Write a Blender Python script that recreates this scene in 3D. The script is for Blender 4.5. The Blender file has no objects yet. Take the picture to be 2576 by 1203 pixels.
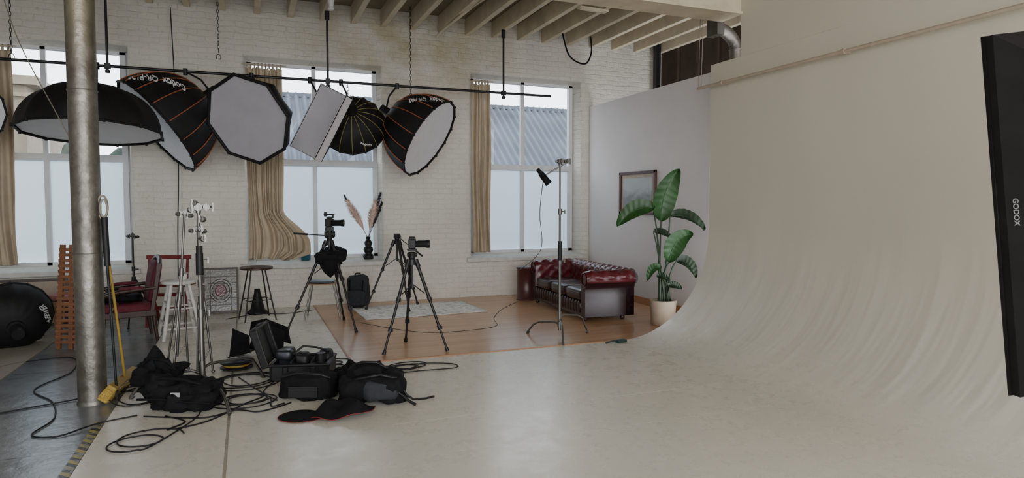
import bpy, math, random
from mathutils import Vector, Matrix, Quaternion, noise
random.seed(7)
COL=bpy.context.scene.collection
V=Vector
pi=math.pi
# ------------------------------------------------------------------ materials
def newmat(name):
    m=bpy.data.materials.new(name);m.use_nodes=True
    nt=m.node_tree
    return m,nt,nt.nodes['Principled BSDF']
def mixrgb(nt,fac,a,b):
    n=nt.nodes.new('ShaderNodeMix');n.data_type='RGBA'
    for s,val in ((0,fac),(6,a),(7,b)):
        if isinstance(val,bpy.types.NodeSocket): nt.links.new(val,n.inputs[s])
        elif s==0: n.inputs[0].default_value=val
        else: n.inputs[s].default_value=(*val,1)
    return n.outputs[2]
def noisen(nt,scale,detail=4,coord=None,rough=.55):
    n=nt.nodes.new('ShaderNodeTexNoise');n.inputs['Scale'].default_value=scale;n.inputs['Detail'].default_value=detail
    n.inputs['Roughness'].default_value=rough
    if coord is None:
        tc=nt.nodes.new('ShaderNodeTexCoord');coord=tc.outputs['Object']
    nt.links.new(coord,n.inputs['Vector']);return n.outputs['Fac']
def ramp(nt,src,lo,hi,a=0.0,b=1.0):
    n=nt.nodes.new('ShaderNodeMapRange');nt.links.new(src,n.inputs[0]);n.inputs[1].default_value=lo;n.inputs[2].default_value=hi
    n.inputs[3].default_value=a;n.inputs[4].default_value=b
    return n.outputs[0]
def bumpn(nt,b,h,st=.3,dist=.01):
    n=nt.nodes.new('ShaderNodeBump');n.inputs['Strength'].default_value=st;n.inputs['Distance'].default_value=dist
    nt.links.new(h,n.inputs['Height']);nt.links.new(n.outputs[0],b.inputs['Normal'])
def mat(name,col,rough=.6,metal=0,var=.12,scale=9,bump=0,bscale=60,spec=.5):
    m,nt,b=newmat(name)
    f=ramp(nt,noisen(nt,scale),.3,.7)
    c=mixrgb(nt,f,[x*(1-var) for x in col],[min(1,x*(1+var)) for x in col])
    nt.links.new(c,b.inputs['Base Color'])
    b.inputs['Roughness'].default_value=rough;b.inputs['Metallic'].default_value=metal
    b.inputs['Specular IOR Level'].default_value=spec
    if bump: bumpn(nt,b,noisen(nt,bscale),bump,.005)
    return m
def math2(nt,op,a,b=None):
    n=nt.nodes.new('ShaderNodeMath');n.operation=op
    for i,v in enumerate((a,b)):
        if v is None: continue
        if isinstance(v,bpy.types.NodeSocket): nt.links.new(v,n.inputs[i])
        else: n.inputs[i].default_value=v
    return n.outputs[0]
def sepxyz(nt):
    tc=nt.nodes.new('ShaderNodeTexCoord');s=nt.nodes.new('ShaderNodeSeparateXYZ');nt.links.new(tc.outputs['Object'],s.inputs[0]);return s.outputs
def comb(nt,x,y,z=0.0):
    c=nt.nodes.new('ShaderNodeCombineXYZ')
    for i,v in enumerate((x,y,z)):
        if isinstance(v,bpy.types.NodeSocket): nt.links.new(v,c.inputs[i])
        else: c.inputs[i].default_value=v
    return c.outputs[0]
def brickwall(name,col):
    m,nt,b=newmat(name);s=sepxyz(nt)
    wob=math2(nt,'MULTIPLY',math2(nt,'SUBTRACT',noisen(nt,4,3),.5),.07)
    co=comb(nt,math2(nt,'ADD',s[0],wob),math2(nt,'ADD',s[2],wob))
    br=nt.nodes.new('ShaderNodeTexBrick');nt.links.new(co,br.inputs['Vector'])
    br.inputs['Scale'].default_value=1;br.inputs['Brick Width'].default_value=.25;br.inputs['Row Height'].default_value=.085
    br.inputs['Mortar Size'].default_value=.012;br.inputs['Mortar Smooth'].default_value=1.0
    br.inputs['Color1'].default_value=(1,1,1,1);br.inputs['Color2'].default_value=(.7,.7,.7,1);br.inputs['Mortar'].default_value=(.3,.3,.3,1)
    big=ramp(nt,noisen(nt,1.3,6),.3,.75)
    c=mixrgb(nt,big,[x*.80 for x in col],col)
    c=mixrgb(nt,math2(nt,'MULTIPLY',math2(nt,'SUBTRACT',1.0,br.outputs['Color']),.05),c,[x*.5 for x in col])
    st=ramp(nt,s[2],2.9,4.1);st=math2(nt,'MULTIPLY',st,ramp(nt,noisen(nt,2.2,7,None,.65),.38,.58))
    dx=math2(nt,'ABSOLUTE',math2(nt,'SUBTRACT',s[0],2.6));st=math2(nt,'MULTIPLY',st,ramp(nt,dx,2.2,.2))
    c=mixrgb(nt,math2(nt,'MULTIPLY',st,.9),c,(.44,.34,.15))
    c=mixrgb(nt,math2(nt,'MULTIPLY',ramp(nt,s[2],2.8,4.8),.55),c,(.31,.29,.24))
    chips=ramp(nt,noisen(nt,10,8,None,.7),.60,.68);hi=ramp(nt,s[2],1.0,4.6,.25,.7)
    c=mixrgb(nt,math2(nt,'MULTIPLY',chips,hi),c,(.38,.35,.28))
    nt.links.new(c,b.inputs['Base Color']);b.inputs['Roughness'].default_value=.5
    h=math2(nt,'ADD',math2(nt,'MULTIPLY',br.outputs['Color'],.7),math2(nt,'MULTIPLY',noisen(nt,7,7,None,.62),2.8))
    bumpn(nt,b,h,.65,.02)
    return m
M={}
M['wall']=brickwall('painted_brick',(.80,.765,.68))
def plaster(name,col,rough=.6,bump=.15,stain=.12,spec=.4):
    m,nt,b=newmat(name)
    a=ramp(nt,noisen(nt,.8,5),.3,.7);c=mixrgb(nt,a,[x*(1-stain) for x in col],col)
    nt.links.new(c,b.inputs['Base Color'])
    b.inputs['Roughness'].default_value=rough;b.inputs['Specular IOR Level'].default_value=spec
    bumpn(nt,b,noisen(nt,6,6),bump,.02)
    return m
M['partition']=plaster('partition_paint',(.72,.675,.66))
def whitefloor(name,bumpk):
    m,nt,b=newmat(name);s=sepxyz(nt)
    col=(.73,.695,.605)
    a=ramp(nt,noisen(nt,.6,4),.3,.7);c=mixrgb(nt,a,[x*.95 for x in col],col)
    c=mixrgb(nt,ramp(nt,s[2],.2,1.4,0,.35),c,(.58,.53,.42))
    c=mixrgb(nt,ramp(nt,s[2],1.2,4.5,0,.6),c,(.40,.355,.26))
    low=ramp(nt,s[2],.5,.05)
    # fine scuffs dragged in two directions
    for sx,sy,k in((1.5,26.0,.16),(24.0,2.0,.12)):
        sc=noisen(nt,1,9,comb(nt,math2(nt,'MULTIPLY',s[0],sx),math2(nt,'MULTIPLY',s[1],sy)),.72)
        c=mixrgb(nt,math2(nt,'MULTIPLY',math2(nt,'MULTIPLY',ramp(nt,sc,.62,.70),low),k),c,(.35,.33,.28))
    stc=noisen(nt,1,4,comb(nt,math2(nt,'MULTIPLY',s[0],.4),math2(nt,'MULTIPLY',s[1],5.0),math2(nt,'MULTIPLY',s[2],.4)))
    sw=math2(nt,'MULTIPLY',ramp(nt,s[2],.0,.2),ramp(nt,s[2],1.6,.5))
    c=mixrgb(nt,math2(nt,'MULTIPLY',math2(nt,'MULTIPLY',ramp(nt,stc,.5,.65),sw),.22),c,(.42,.38,.29))
    nt.links.new(c,b.inputs['Base Color'])
    r=ramp(nt,noisen(nt,5,12,None,.8),.35,.65,.22,.36)
    hi=ramp(nt,s[2],.1,1.0,0.0,.35)
    nt.links.new(math2(nt,'ADD',r,hi),b.inputs['Roughness']);b.inputs['Specular IOR Level'].default_value=.45
    if bumpk:
        st=noisen(nt,1,3,comb(nt,math2(nt,'MULTIPLY',s[0],.5),math2(nt,'MULTIPLY',s[1],2.8),math2(nt,'MULTIPLY',s[2],.3)))
        bumpn(nt,b,math2(nt,'MULTIPLY',math2(nt,'MULTIPLY',st,sw),2.4),.5,.03)
    return m
M['wfloor']=whitefloor('white_studio_floor_paint',0)
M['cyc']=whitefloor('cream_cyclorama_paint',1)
def darkfloor():
    m,nt,b=newmat('dark_painted_floor');s=sepxyz(nt)
    c=mixrgb(nt,ramp(nt,noisen(nt,2.5,8,None,.7),.35,.7),(.13,.145,.16),(.22,.24,.26))
    br=nt.nodes.new('ShaderNodeTexBrick');nt.links.new(comb(nt,s[0],s[1]),br.inputs['Vector']);br.offset=0
    br.inputs['Scale'].default_value=1;br.inputs['Brick Width'].default_value=2.4;br.inputs['Row Height'].default_value=2.5;br.inputs['Mortar Size'].default_value=.006
    br.inputs['Color1'].default_value=br.inputs['Color2'].default_value=(1,1,1,1);br.inputs['Mortar'].default_value=(0,0,0,1)
    c=mixrgb(nt,br.outputs['Color'],(.05,.05,.052),c)
    nt.links.new(c,b.inputs['Base Color']);b.inputs['Roughness'].default_value=.24
    bumpn(nt,b,noisen(nt,10,7),.35,.012)
    return m
M['dfloor']=darkfloor()
def woodfloor(name,c1,c2,pw=.09,pl=1.4,rough=.35):
    m,nt,b=newmat(name);s=sepxyz(nt)
    br=nt.nodes.new('ShaderNodeTexBrick');nt.links.new(comb(nt,s[0],s[1]),br.inputs['Vector'])
    br.inputs['Scale'].default_value=1;br.inputs['Brick Width'].default_value=pl;br.inputs['Row Height'].default_value=pw;br.inputs['Mortar Size'].default_value=.0015
    br.inputs['Color1'].default_value=(*c1,1);br.inputs['Color2'].default_value=(*c2,1);br.inputs['Mortar'].default_value=(*[x*.6 for x in c1],1)
    g=noisen(nt,1,6,comb(nt,math2(nt,'MULTIPLY',s[0],2.0),math2(nt,'MULTIPLY',s[1],40)))
    c=mixrgb(nt,math2(nt,'MULTIPLY',ramp(nt,g,.4,.7),.25),br.outputs['Color'],[x*.6 for x in c1])
    nt.links.new(c,b.inputs['Base Color']);b.inputs['Roughness'].default_value=rough
    return m
M['wood']=woodfloor('laminate_planks',(.50,.285,.15),(.60,.36,.20),.09,1.4,.24)
M['joist']=mat('joist_cream_paint',(.58,.50,.365),.6,0,.15,3,.3,20)
M['ceil']=woodfloor('ceiling_boards',(.20,.165,.115),(.25,.205,.145),.16,3.0,.7)
M['black']=mat('black_nylon_fabric',(.007,.007,.008),.85,0,.3,14,.4,60,.2)
M['blackp']=mat('black_plastic',(.009,.009,.010),.5,0,.2,14,0,60,.35)
M['blackm']=mat('black_metal',(.012,.012,.013),.45,.2,.2,14)
M['sblack']=mat('softbox_black_fabric',(.008,.0075,.008),.65,0,.3,5,.2,30,.3)
M['orange']=mat('orange_piping',(.30,.085,.03),.6)
M['yellow']=mat('olive_piping',(.22,.19,.05),.6)
M['red']=mat('red_piping',(.25,.015,.015),.6)
M['diff']=mat('diffusion_cloth',(.68,.68,.71),.8,0,.04,4,.2,12)
M['diffg']=mat('grey_diffusion_cloth',(.36,.35,.37),.8,0,.05,4,.15,12)
M['whitetxt']=mat('white_print',(.75,.75,.75),.6)
M['dimtxt']=mat('grey_print',(.28,.28,.28),.7)
M['chrome']=mat('brushed_steel',(.20,.195,.185),.4,.95,.15,10)
M['curtain']=mat('tan_curtain_cloth',(.48,.395,.28),.85,0,.10,5,.3,120)
M['frame']=mat('white_gloss_paint',(.62,.63,.65),.4,0,.04)
M['leather']=mat('oxblood_leather',(.095,.007,.011),.27,0,.35,6,.15,80,.6)
M['dleather']=mat('dark_oxblood_leather',(.024,.007,.010),.25,0,.35,6,.15,80,.6)
M['redwood']=mat('dark_red_wood',(.075,.024,.02),.35,0,.2,9)
M['leaf']=mat('leaf_green',(.025,.085,.020),.4,0,.3,5,.2,25)
M['leafd']=mat('dark_leaf_green',(.014,.038,.014),.4,0,.3,5,.2,25)
M['stem']=mat('stem_green',(.03,.055,.025),.5)
M['pot']=mat('cream_ceramic',(.42,.34,.26),.6,0,.1)
M['soil']=mat('soil',(.03,.02,.015),.9,0,.4,40,.5)
M['pampas']=mat('pampas_pink',(.62,.45,.38),.9,0,.15,30,.5,120)
M['feather']=mat('dark_feather',(.02,.02,.03),.8,0,.3,30,.5,120)
M['oak']=mat('pale_oak',(.33,.18,.09),.5,0,.25,7)
M['pine']=mat('orange_pine',(.20,.08,.035),.5,0,.25,7)
M['dwood']=mat('dark_walnut',(.04,.018,.012),.4,0,.3,8)
M['brown']=mat('brown_boarding',(.05,.032,.022),.7,0,.3,3)
M['redpaint']=mat('red_paint',(.17,.012,.014),.5)
M['redcloth']=mat('crimson_upholstery',(.10,.008,.018),.8,0,.25,20,.2)
M['pinkcloth']=mat('faded_pink_upholstery',(.28,.11,.10),.85,0,.35,25,.2)
M['whitep']=mat('worn_white_paint',(.60,.59,.56),.5,0,.1)
M['ywood']=mat('yellow_paint',(.34,.22,.03),.55)
M['bristle']=mat('yellow_bristle',(.40,.26,.05),.9,0,.4,80,.8,150)
M['grey']=mat('charcoal_fabric',(.020,.022,.027),.85,0,.3,20,.3,90)
M['laptop']=mat('dark_aluminium',(.03,.033,.04),.35,.6)
M['blue']=mat('blue_plastic',(.02,.11,.16),.4)
M['rope']=mat('cream_rope',(.25,.22,.17),.8)
M['glassdark']=mat('lens_glass',(.01,.012,.02),.05,0,.1,5,0,5,1)
M['skirt']=mat('varnished_skirting',(.42,.20,.09),.4)
M['green']=mat('green_gaffer',(.015,.05,.045),.6)
M['stone']=mat('sandstone',(.20,.16,.11),.8,0,.25,1.5)
M['slate']=mat('grey_corrugated_sheet',(.085,.095,.115),.7,0,.35,.9,.2)
M['tree']=mat('evergreen_foliage',(.02,.032,.02),.9,0,.5,6,.8,12)
M['asph']=mat('asphalt',(.06,.06,.06),.9)
def ductmat():
    m,nt,b=newmat('dented_silver_paint')
    f=ramp(nt,noisen(nt,5,8,None,.7),.35,.7)
    c=mixrgb(nt,f,(.13,.12,.10),(.28,.265,.235))
    s=sepxyz(nt);c=mixrgb(nt,math2(nt,'MULTIPLY',ramp(nt,s[2],2.6,3.6),.6),c,(.42,.35,.22))
    nt.links.new(c,b.inputs['Base Color']);b.inputs['Metallic'].default_value=.8
    nt.links.new(ramp(nt,noisen(nt,9,6),.3,.7,.32,.55),b.inputs['Roughness'])
    bumpn(nt,b,noisen(nt,7,5),.5,.02);return m
M['duct']=ductmat()
def rugmat():
    m,nt,b=newmat('faded_patterned_rug');s=sepxyz(nt)
    vo=nt.nodes.new('ShaderNodeTexVoronoi');vo.inputs['Scale'].default_value=7
    tc=nt.nodes.new('ShaderNodeTexCoord');nt.links.new(tc.outputs['Object'],vo.inputs['Vector'])
    f=ramp(nt,vo.outputs['Distance'],.25,.5);f=math2(nt,'MULTIPLY',f,ramp(nt,noisen(nt,16,5),.45,.6))
    ax=ramp(nt,math2(nt,'ABSOLUTE',s[0]),.80,.81);ay=ramp(nt,math2(nt,'ABSOLUTE',s[1]),.48,.49)
    c=mixrgb(nt,math2(nt,'MULTIPLY',f,.65),(.88,.86,.80),(.36,.37,.40))
    c=mixrgb(nt,math2(nt,'MULTIPLY',math2(nt,'MAXIMUM',ax,ay),.25),c,(.5,.5,.5))
    nt.links.new(c,b.inputs['Base Color']);b.inputs['Roughness'].default_value=.95;bumpn(nt,b,noisen(nt,200),.4,.004)
    return m
M['rug']=rugmat()
def stripemat(name,c1,c2,period,axis=0,diag=False,rough=.8,worn=0):
    m,nt,b=newmat(name);s=sepxyz(nt)
    x=math2(nt,'ADD',s[0],s[1]) if diag else s[axis]
    f=math2(nt,'FRACT',math2(nt,'MULTIPLY',math2(nt,'ADD',x,50.0),1/period));f=math2(nt,'GREATER_THAN',f,.5)
    c=mixrgb(nt,f,c1,c2)
    if worn: c=mixrgb(nt,ramp(nt,noisen(nt,12,6,None,.7),.50,.55),c,(.22,.22,.21))
    nt.links.new(c,b.inputs['Base Color']);b.inputs['Roughness'].default_value=rough
    return m
M['rug2']=stripemat('ribbed_beige_rug',(.30,.27,.22),(.22,.20,.16),.05,1)
M['hazard']=stripemat('hazard_tape',(.40,.32,.04),(.015,.015,.015),.10,0,True,.4,1)
def glassm():
    m,nt,b=newmat('clear_glass');nt.nodes.remove(b)
    o=nt.nodes['Material Output'];t=nt.nodes.new('ShaderNodeBsdfTransparent');g=nt.nodes.new('ShaderNodeBsdfGlossy');g.inputs['Roughness'].default_value=.02
    t.inputs[0].default_value=(.90,.94,.96,1)
    mx=nt.nodes.new('ShaderNodeMixShader');mx.inputs[0].default_value=.05
    nt.links.new(t.outputs[0],mx.inputs[1]);nt.links.new(g.outputs[0],mx.inputs[2]);nt.links.new(mx.outputs[0],o.inputs[0]);return m
M['glass']=glassm()
def frosted():
    m,nt,b=newmat('frosted_glass_film');nt.nodes.remove(b)
    o=nt.nodes['Material Output'];t=nt.nodes.new('ShaderNodeBsdfTranslucent');t.inputs[0].default_value=(.52,.60,.64,1)
    d=nt.nodes.new('ShaderNodeBsdfDiffuse');d.inputs[0].default_value=(.5,.55,.58,1)
    mx=nt.nodes.new('ShaderNodeMixShader');mx.inputs[0].default_value=.12
    nt.links.new(t.outputs[0],mx.inputs[1]);nt.links.new(d.outputs[0],mx.inputs[2]);nt.links.new(mx.outputs[0],o.inputs[0]);return m
M['frost']=frosted()
def stained():
    m,nt,b=newmat('leaded_stained_glass');s=sepxyz(nt)
    r=math2(nt,'SQRT',math2(nt,'ADD',math2(nt,'POWER',s[0],2.0),math2(nt,'POWER',math2(nt,'SUBTRACT',s[2],.33),2.0)))
    c=mixrgb(nt,math2(nt,'LESS_THAN',r,.13),(.20,.20,.175),(.12,.10,.08))
    c=mixrgb(nt,math2(nt,'LESS_THAN',r,.08),c,(.14,.015,.03))
    nt.links.new(c,b.inputs['Base Color']);b.inputs['Roughness'].default_value=.15;bumpn(nt,b,noisen(nt,30),.4,.01);return m
M['stained']=stained()
def painting():
    m,nt,b=newmat('landscape_print');s=sepxyz(nt)
    co=comb(nt,0.0,math2(nt,'MULTIPLY',s[1],3),math2(nt,'MULTIPLY',s[2],6))
    n=noisen(nt,2,6,co)
    h=math2(nt,'ADD',s[2],math2(nt,'MULTIPLY',n,.3))
    c=mixrgb(nt,ramp(nt,h,.05,.22),(.17,.17,.15),(.40,.42,.41))
    nt.links.new(c,b.inputs['Base Color']);b.inputs['Roughness'].default_value=.2;return m
M['paint']=painting()

# ------------------------------------------------------------------ mesh builder
class B:
    def __init__(s): s.v=[];s.f=[];s.sm=[];s.mi=[]
    def add(s,vs,fs,smooth=True,m=0,mtx=None):
        o=len(s.v)
        for v in vs:
            v=V(v); s.v.append(mtx@v if mtx is not None else v)
        for f in fs: s.f.append([i+o for i in f]);s.sm.append(smooth);s.mi.append(m)
        return s
    def box(s,c,d,rot=None,m=0,taper=1):
        x,y,z=[k/2 for k in d]
        vs=[V((a*x*(taper if e>0 else 1),b*y*(taper if e>0 else 1),e*z)) for e in(-1,1) for b in(-1,1) for a in(-1,1)]
        if rot is not None:
            R=rot if isinstance(rot,(Matrix,Quaternion)) else Matrix.Rotation(rot,3,'Z')
            vs=[R@v for v in vs]
        vs=[v+V(c) for v in vs]
        return s.add(vs,[(0,2,3,1),(4,5,7,6),(0,1,5,4),(2,6,7,3),(0,4,6,2),(1,3,7,5)],False,m)
    def beam(s,p0,p1,w,d,m=0,up=(0,0,1)):
        p0,p1=V(p0),V(p1);ax=(p1-p0);L=ax.length;ax.normalize();u=V(up)
        if abs(ax.dot(u))>.98:u=V((0,1,0))
        sx=ax.cross(u).normalized();sz=sx.cross(ax)
        R=Matrix((sx,ax,sz)).transposed()
        return s.box((p0+p1)/2,(w,L,d),R,m)
    def tube(s,pts,r,n=8,closed=False,m=0,cap=True):
        pts=[V(p) for p in pts];k=len(pts)
        rs=r if isinstance(r,(list,tuple)) else [r]*k
        vs=[];fs=[];prev=None
        for i,p in enumerate(pts):
            if closed: t=pts[(i+1)%k]-pts[i-1]
            else: t=pts[min(i+1,k-1)]-pts[max(i-1,0)]
            if t.length<1e-9:t=V((0,0,1))
            t.normalize()
            if prev is None:
                a=V((0,0,1)) if abs(t.z)<.9 else V((1,0,0));x=t.cross(a).normalized()
            else:
                x=(prev-t*prev.dot(t))
                x=x.normalized() if x.length>1e-6 else t.orthogonal().normalized()
            prev=x;y=t.cross(x)
            for j in range(n):
                a=2*pi*j/n;vs.append(p+(x*math.cos(a)+y*math.sin(a))*rs[i])
        for i in range(k if closed else k-1):
            for j in range(n):
                a=i*n+j;b=i*n+(j+1)%n;c=((i+1)%k)*n+(j+1)%n;d=((i+1)%k)*n+j
                fs.append((a,b,c,d))
        s.add(vs,fs,True,m)
        if cap and not closed:
            s.add([vs[j] for j in range(n)],[tuple(range(n))[::-1]],False,m);s.add([vs[(k-1)*n+j] for j in range(n)],[tuple(range(n))],False,m)
        return s
    def cyl(s,p0,p1,r0,r1=None,n=14,m=0): return s.tube([p0,p1],[r0,r0 if r1 is None else r1],n,m=m)
    def lathe(s,prof,c=(0,0,0),n=24,m=0,mtx=None,cap=False):
        vs=[];fs=[];c=V(c)
        for r,z in prof:
            for j in range(n):
                a=2*pi*j/n;v=V((r*math.cos(a),r*math.sin(a),z));v=(mtx@v if mtx is not None else v)+c;vs.append(v)
        for i in range(len(prof)-1):
            for j in range(n): fs.append((i*n+j,i*n+(j+1)%n,(i+1)*n+(j+1)%n,(i+1)*n+j))
        return s.add(vs,fs,True,m)
    def grid(s,fn,nu,nv,m=0,smooth=True,cu=False):
        vs=[fn(i/nu,j/nv) for j in range(nv+1) for i in range(nu+(0 if cu else 1))]
        w=nu if cu else nu+1;fs=[]
        for j in range(nv):
            for i in range(nu):
                i2=(i+1)%w if cu else i+1
                fs.append((j*w+i,j*w+i2,(j+1)*w+i2,(j+1)*w+i))
        return s.add(vs,fs,smooth,m)
    def blob(s,c,d,e=.5,nz=.02,ns=5,rot=0,nu=28,nv=16,m=0,seed=0):
        c=V(c);R=rot if isinstance(rot,(Matrix,Quaternion)) else Matrix.Rotation(rot,3,'Z')
        sg=lambda x,p:math.copysign(abs(x)**p,x)
        def fn(u,v):
            a=2*pi*u;b=-pi/2+pi*v
            p=V((sg(math.cos(b),e)*sg(math.cos(a),e)*d[0]/2,sg(math.cos(b),e)*sg(math.sin(a),e)*d[1]/2,sg(math.sin(b),e)*d[2]/2))
            q=p*ns+V((seed*3.1,seed*1.7,0));k=(noise.noise(q)+.45*noise.noise(q*2.7)-.25*abs(noise.noise(q*4.5)))*nz*2
            p=p+p.normalized()*k
            p=R@p+c
            return p
        return s.grid(fn,nu,nv,m,True,True)
    def ob(s,name,mats,parent=None,loc=(0,0,0),rot=None,label=None,cat=None,bevel=0,sub=0,kind=None,group=None,solid=0):
        me=bpy.data.meshes.new(name);me.from_pydata([tuple(v) for v in s.v],[],s.f)
        if not isinstance(mats,(list,tuple)):mats=[mats]
        for m in mats: me.materials.append(m)
        me.polygons.foreach_set('use_smooth',s.sm);me.polygons.foreach_set('material_index',s.mi);me.update()
        o=bpy.data.objects.new(name,me);COL.objects.link(o);o.location=loc
        if rot is not None:
            if isinstance(rot,Quaternion): o.rotation_mode='QUATERNION';o.rotation_quaternion=rot
            else:o.rotation_euler=rot
        if parent:o.parent=parent
        if solid:
            q=o.modifiers.new('solid','SOLIDIFY');q.thickness=solid
        if bevel:
            q=o.modifiers.new('bevel','BEVEL');q.width=bevel;q.segments=2;q.limit_method='ANGLE'
        if sub:
            q=o.modifiers.new('sub','SUBSURF');q.levels=sub;q.render_levels=sub
        if label:o['label']=label
        if cat:o['category']=cat
        if kind:o['kind']=kind
        if group:o['group']=group
        return o
def T(name,label,cat,loc=(0,0,0),rz=0,q=None,group=None):
    o=bpy.data.objects.new(name,None);COL.objects.link(o);o.location=loc;o.empty_display_size=.1
    if q is not None:o.rotation_mode='QUATERNION';o.rotation_quaternion=q
    else:o.rotation_euler=(0,0,rz)
    o['label']=label;o['category']=cat
    if group:o['group']=group
    return o
def textgeo(body,size):
    cu=bpy.data.curves.new('lettering','FONT');cu.body=body;cu.size=size;cu.align_x='CENTER';cu.align_y='CENTER';cu.offset=size*.02
    o=bpy.data.objects.new('lettering',cu);COL.objects.link(o)
    dg=bpy.context.evaluated_depsgraph_get();dg.update()
    me=bpy.data.meshes.new_from_object(o.evaluated_get(dg))
    vs=[v.co.copy() for v in me.vertices];fs=[tuple(p.vertices) for p in me.polygons]
    bpy.data.objects.remove(o);bpy.data.meshes.remove(me)
    return vs,fs
def cr(pts,n=8):
    pts=[V(p) for p in pts];P=[pts[0]]+pts+[pts[-1]];out=[]
    for i in range(1,len(P)-2):
        for k in range(n):
            s=k/n;a,b_,c,d=P[i-1],P[i],P[i+1],P[i+2]
            out.append(.5*((2*b_)+(-a+c)*s+(2*a-5*b_+4*c-d)*s*s+(-a+3*b_-3*c+d)*s**3))
    out.append(pts[-1]);return out

# ------------------------------------------------------------------ room shell
W=10.75
b=B();b.box((-3.5,3.4,-.07),(5.0,15,.1));b.ob('floor',M['dfloor'],kind='structure')
b=B()
b.box((( -1.0+ -.16)/2,3.33,-.0175),(.83,14.85,.035))
b.box((( -.145+.955)/2,3.33,-.0175),(1.1,14.85,.035))
# right hand boards, with a thin joint between them
b.box(((.955+4.052)/2,5.66,-.0175),(3.097,1.95,.035))
b.box(((.955+4.052)/2,4.018+.331,-.0175),(3.097,.664,.035))
b.box(((.955+4.052)/2,-.0,-.0175),(3.097,8.03,.035))
b.box((1.9,3.33,-.032),(5.7,14.85,.010))
b.ob('floor.001',M['wfloor'],kind='structure')
b=B();b.box(((.962+5.87)/2,(6.64+W)/2,-.0125),(5.87-.962,W-6.64,.035));b.ob('floor.002',M['wood'],kind='structure')
b=B();b.box((.955,(6.64+W)/2,.004),(.018,W-6.64,.010));b.box(((.955+4.1)/2,6.632,.004),(3.15,.018,.010));b.ob('trim_40',M['skirt'],kind='structure')
wins=[(-3.62,-1.53),(0.0,2.06),(3.60,5.72)]
ZB,ZT=.70,3.84
b=B()
def quad(b,p,m=0): b.add(p,[(0,1,2,3)],False,m)
r=.07
xs=[-6.0]
for a,c in wins: xs+=[a-r,c+r]
xs+=[9.0]
for i in range(0,len(xs),2):
    quad(b,[(xs[i],W,-.1),(xs[i+1],W,-.1),(xs[i+1],W,4.8),(xs[i],W,4.8)])
for a,c in wins:
    quad(b,[(a-r,W,-.1),(c+r,W,-.1),(c+r,W,ZB-r),(a-r,W,ZB-r)])
    quad(b,[(a-r,W,ZT+r),(c+r,W,ZT+r),(c+r,W,4.8),(a-r,W,4.8)])
    rings=[]
    for k in range(7):
        t=pi/2*k/6;e=r-r*math.sin(t);y=W+r-r*math.cos(t);rings.append((e,y,0))
    rings.append((0-.06,W+.42,0))
    for k in range(len(rings)-1):
        (e0,y0,_),(e1,y1,_)=rings[k],rings[k+1]
        R0=[(a-e0,y0,ZB-e0),(c+e0,y0,ZB-e0),(c+e0,y0,ZT+e0),(a-e0,y0,ZT+e0)]
        R1=[(a-e1,y1,ZB-e1),(c+e1,y1,ZB-e1),(c+e1,y1,ZT+e1),(a-e1,y1,ZT+e1)]
        b.add(R0+R1,[(0,1,5,4),(1,2,6,5),(2,3,7,6),(3,0,4,7)],True)
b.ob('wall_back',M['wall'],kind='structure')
for i,(a,c) in enumerate(wins):
    b=B();b.grid(lambda u,v,a=a,c=c:V((a-.10+(c-a+.20)*u,W-.045+.33*v, ZB-.03+.035*math.sin(min(1,v*3)*pi/2)+.006*noise.noise(V((u*6,v,i))))),24,8)
    b.box(((a+c)/2,W-.03,ZB-.055),(c-a+.20,.06,.07))
    b.ob('trim_%d'%(41+i),M['whitep'],kind='structure',bevel=.012)
for i,(a,c) in enumerate(wins):
    b=B();cx=(a+c)/2+(.0 if i else -.02);hw=.97;y=11.06;z0,z1=.74,3.80;zt=2.27
    fw=.055
    b.box((cx-hw,y,(z0+z1)/2),(fw*1.4,.08,z1-z0));b.box((cx+hw,y,(z0+z1)/2),(fw*1.4,.08,z1-z0))
    b.box((cx,y,z0),(2*hw+.076,.08,fw*1.6));b.box((cx,y,z1),(2*hw+.076,.08,fw*1.4))
    b.box((cx,y-.005,(z0+z1)/2),(fw*1.15,.07,z1-z0));b.box((cx,y-.01,zt),(2*hw,.085,fw*1.7))
    quad(b,[(cx-hw,y+.02,zt),(cx+hw,y+.02,zt),(cx+hw,y+.02,z1),(cx-hw,y+.02,z1)],1)
    quad(b,[(cx-hw,y+.02,z0),(cx+hw,y+.02,z0),(cx+hw,y+.02,zt),(cx-hw,y+.02,zt)],2)
    for sx in(-1,1): b.box((cx+sx*(hw+.07),y+.03,(z0+z1)/2),(.10,.06,z1-z0+.1))
    b.box((cx,y+.03,z1+.07),(2.3,.06,.12));b.box((cx,y+.03,z0-.06),(2.3,.06,.1))
    b.ob('window_%d'%(i+1),[M['frame'],M['glass'],M['frost']],kind='structure')
    l=bpy.data.lights.new('window_portal','AREA');l.shape='RECTANGLE';l.size=2.0;l.size_y=3.1;l.cycles.is_portal=True
    lo=bpy.data.objects.new('window_portal',l);COL.objects.link(lo);lo.location=(cx,11.3,2.25)
    lo.rotation_euler=(-pi/2,0,0)
b=B();b.box((-5.6,3.4,2.35),(.2,15,4.9));b.ob('wall_left',M['wall'],kind='structure')
PX=5.87
b=B();b.box((PX+.05,(6.6+W)/2,1.68),(.1,W-6.6,3.42));b.ob('wall_partition',M['partition'],kind='structure')
b=B();b.box((PX-.012,(6.7+W)/2,.055),(.024,W-6.7,.13));b.ob('baseboard_right',M['skirt'],kind='structure',bevel=.006)
prof=[(4.05,.0)]
R0=1.25
for k in range(1,29):
    t=pi/2*k/28;prof.append((4.05+R0*math.sin(t),R0*(1-math.cos(t))))
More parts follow.
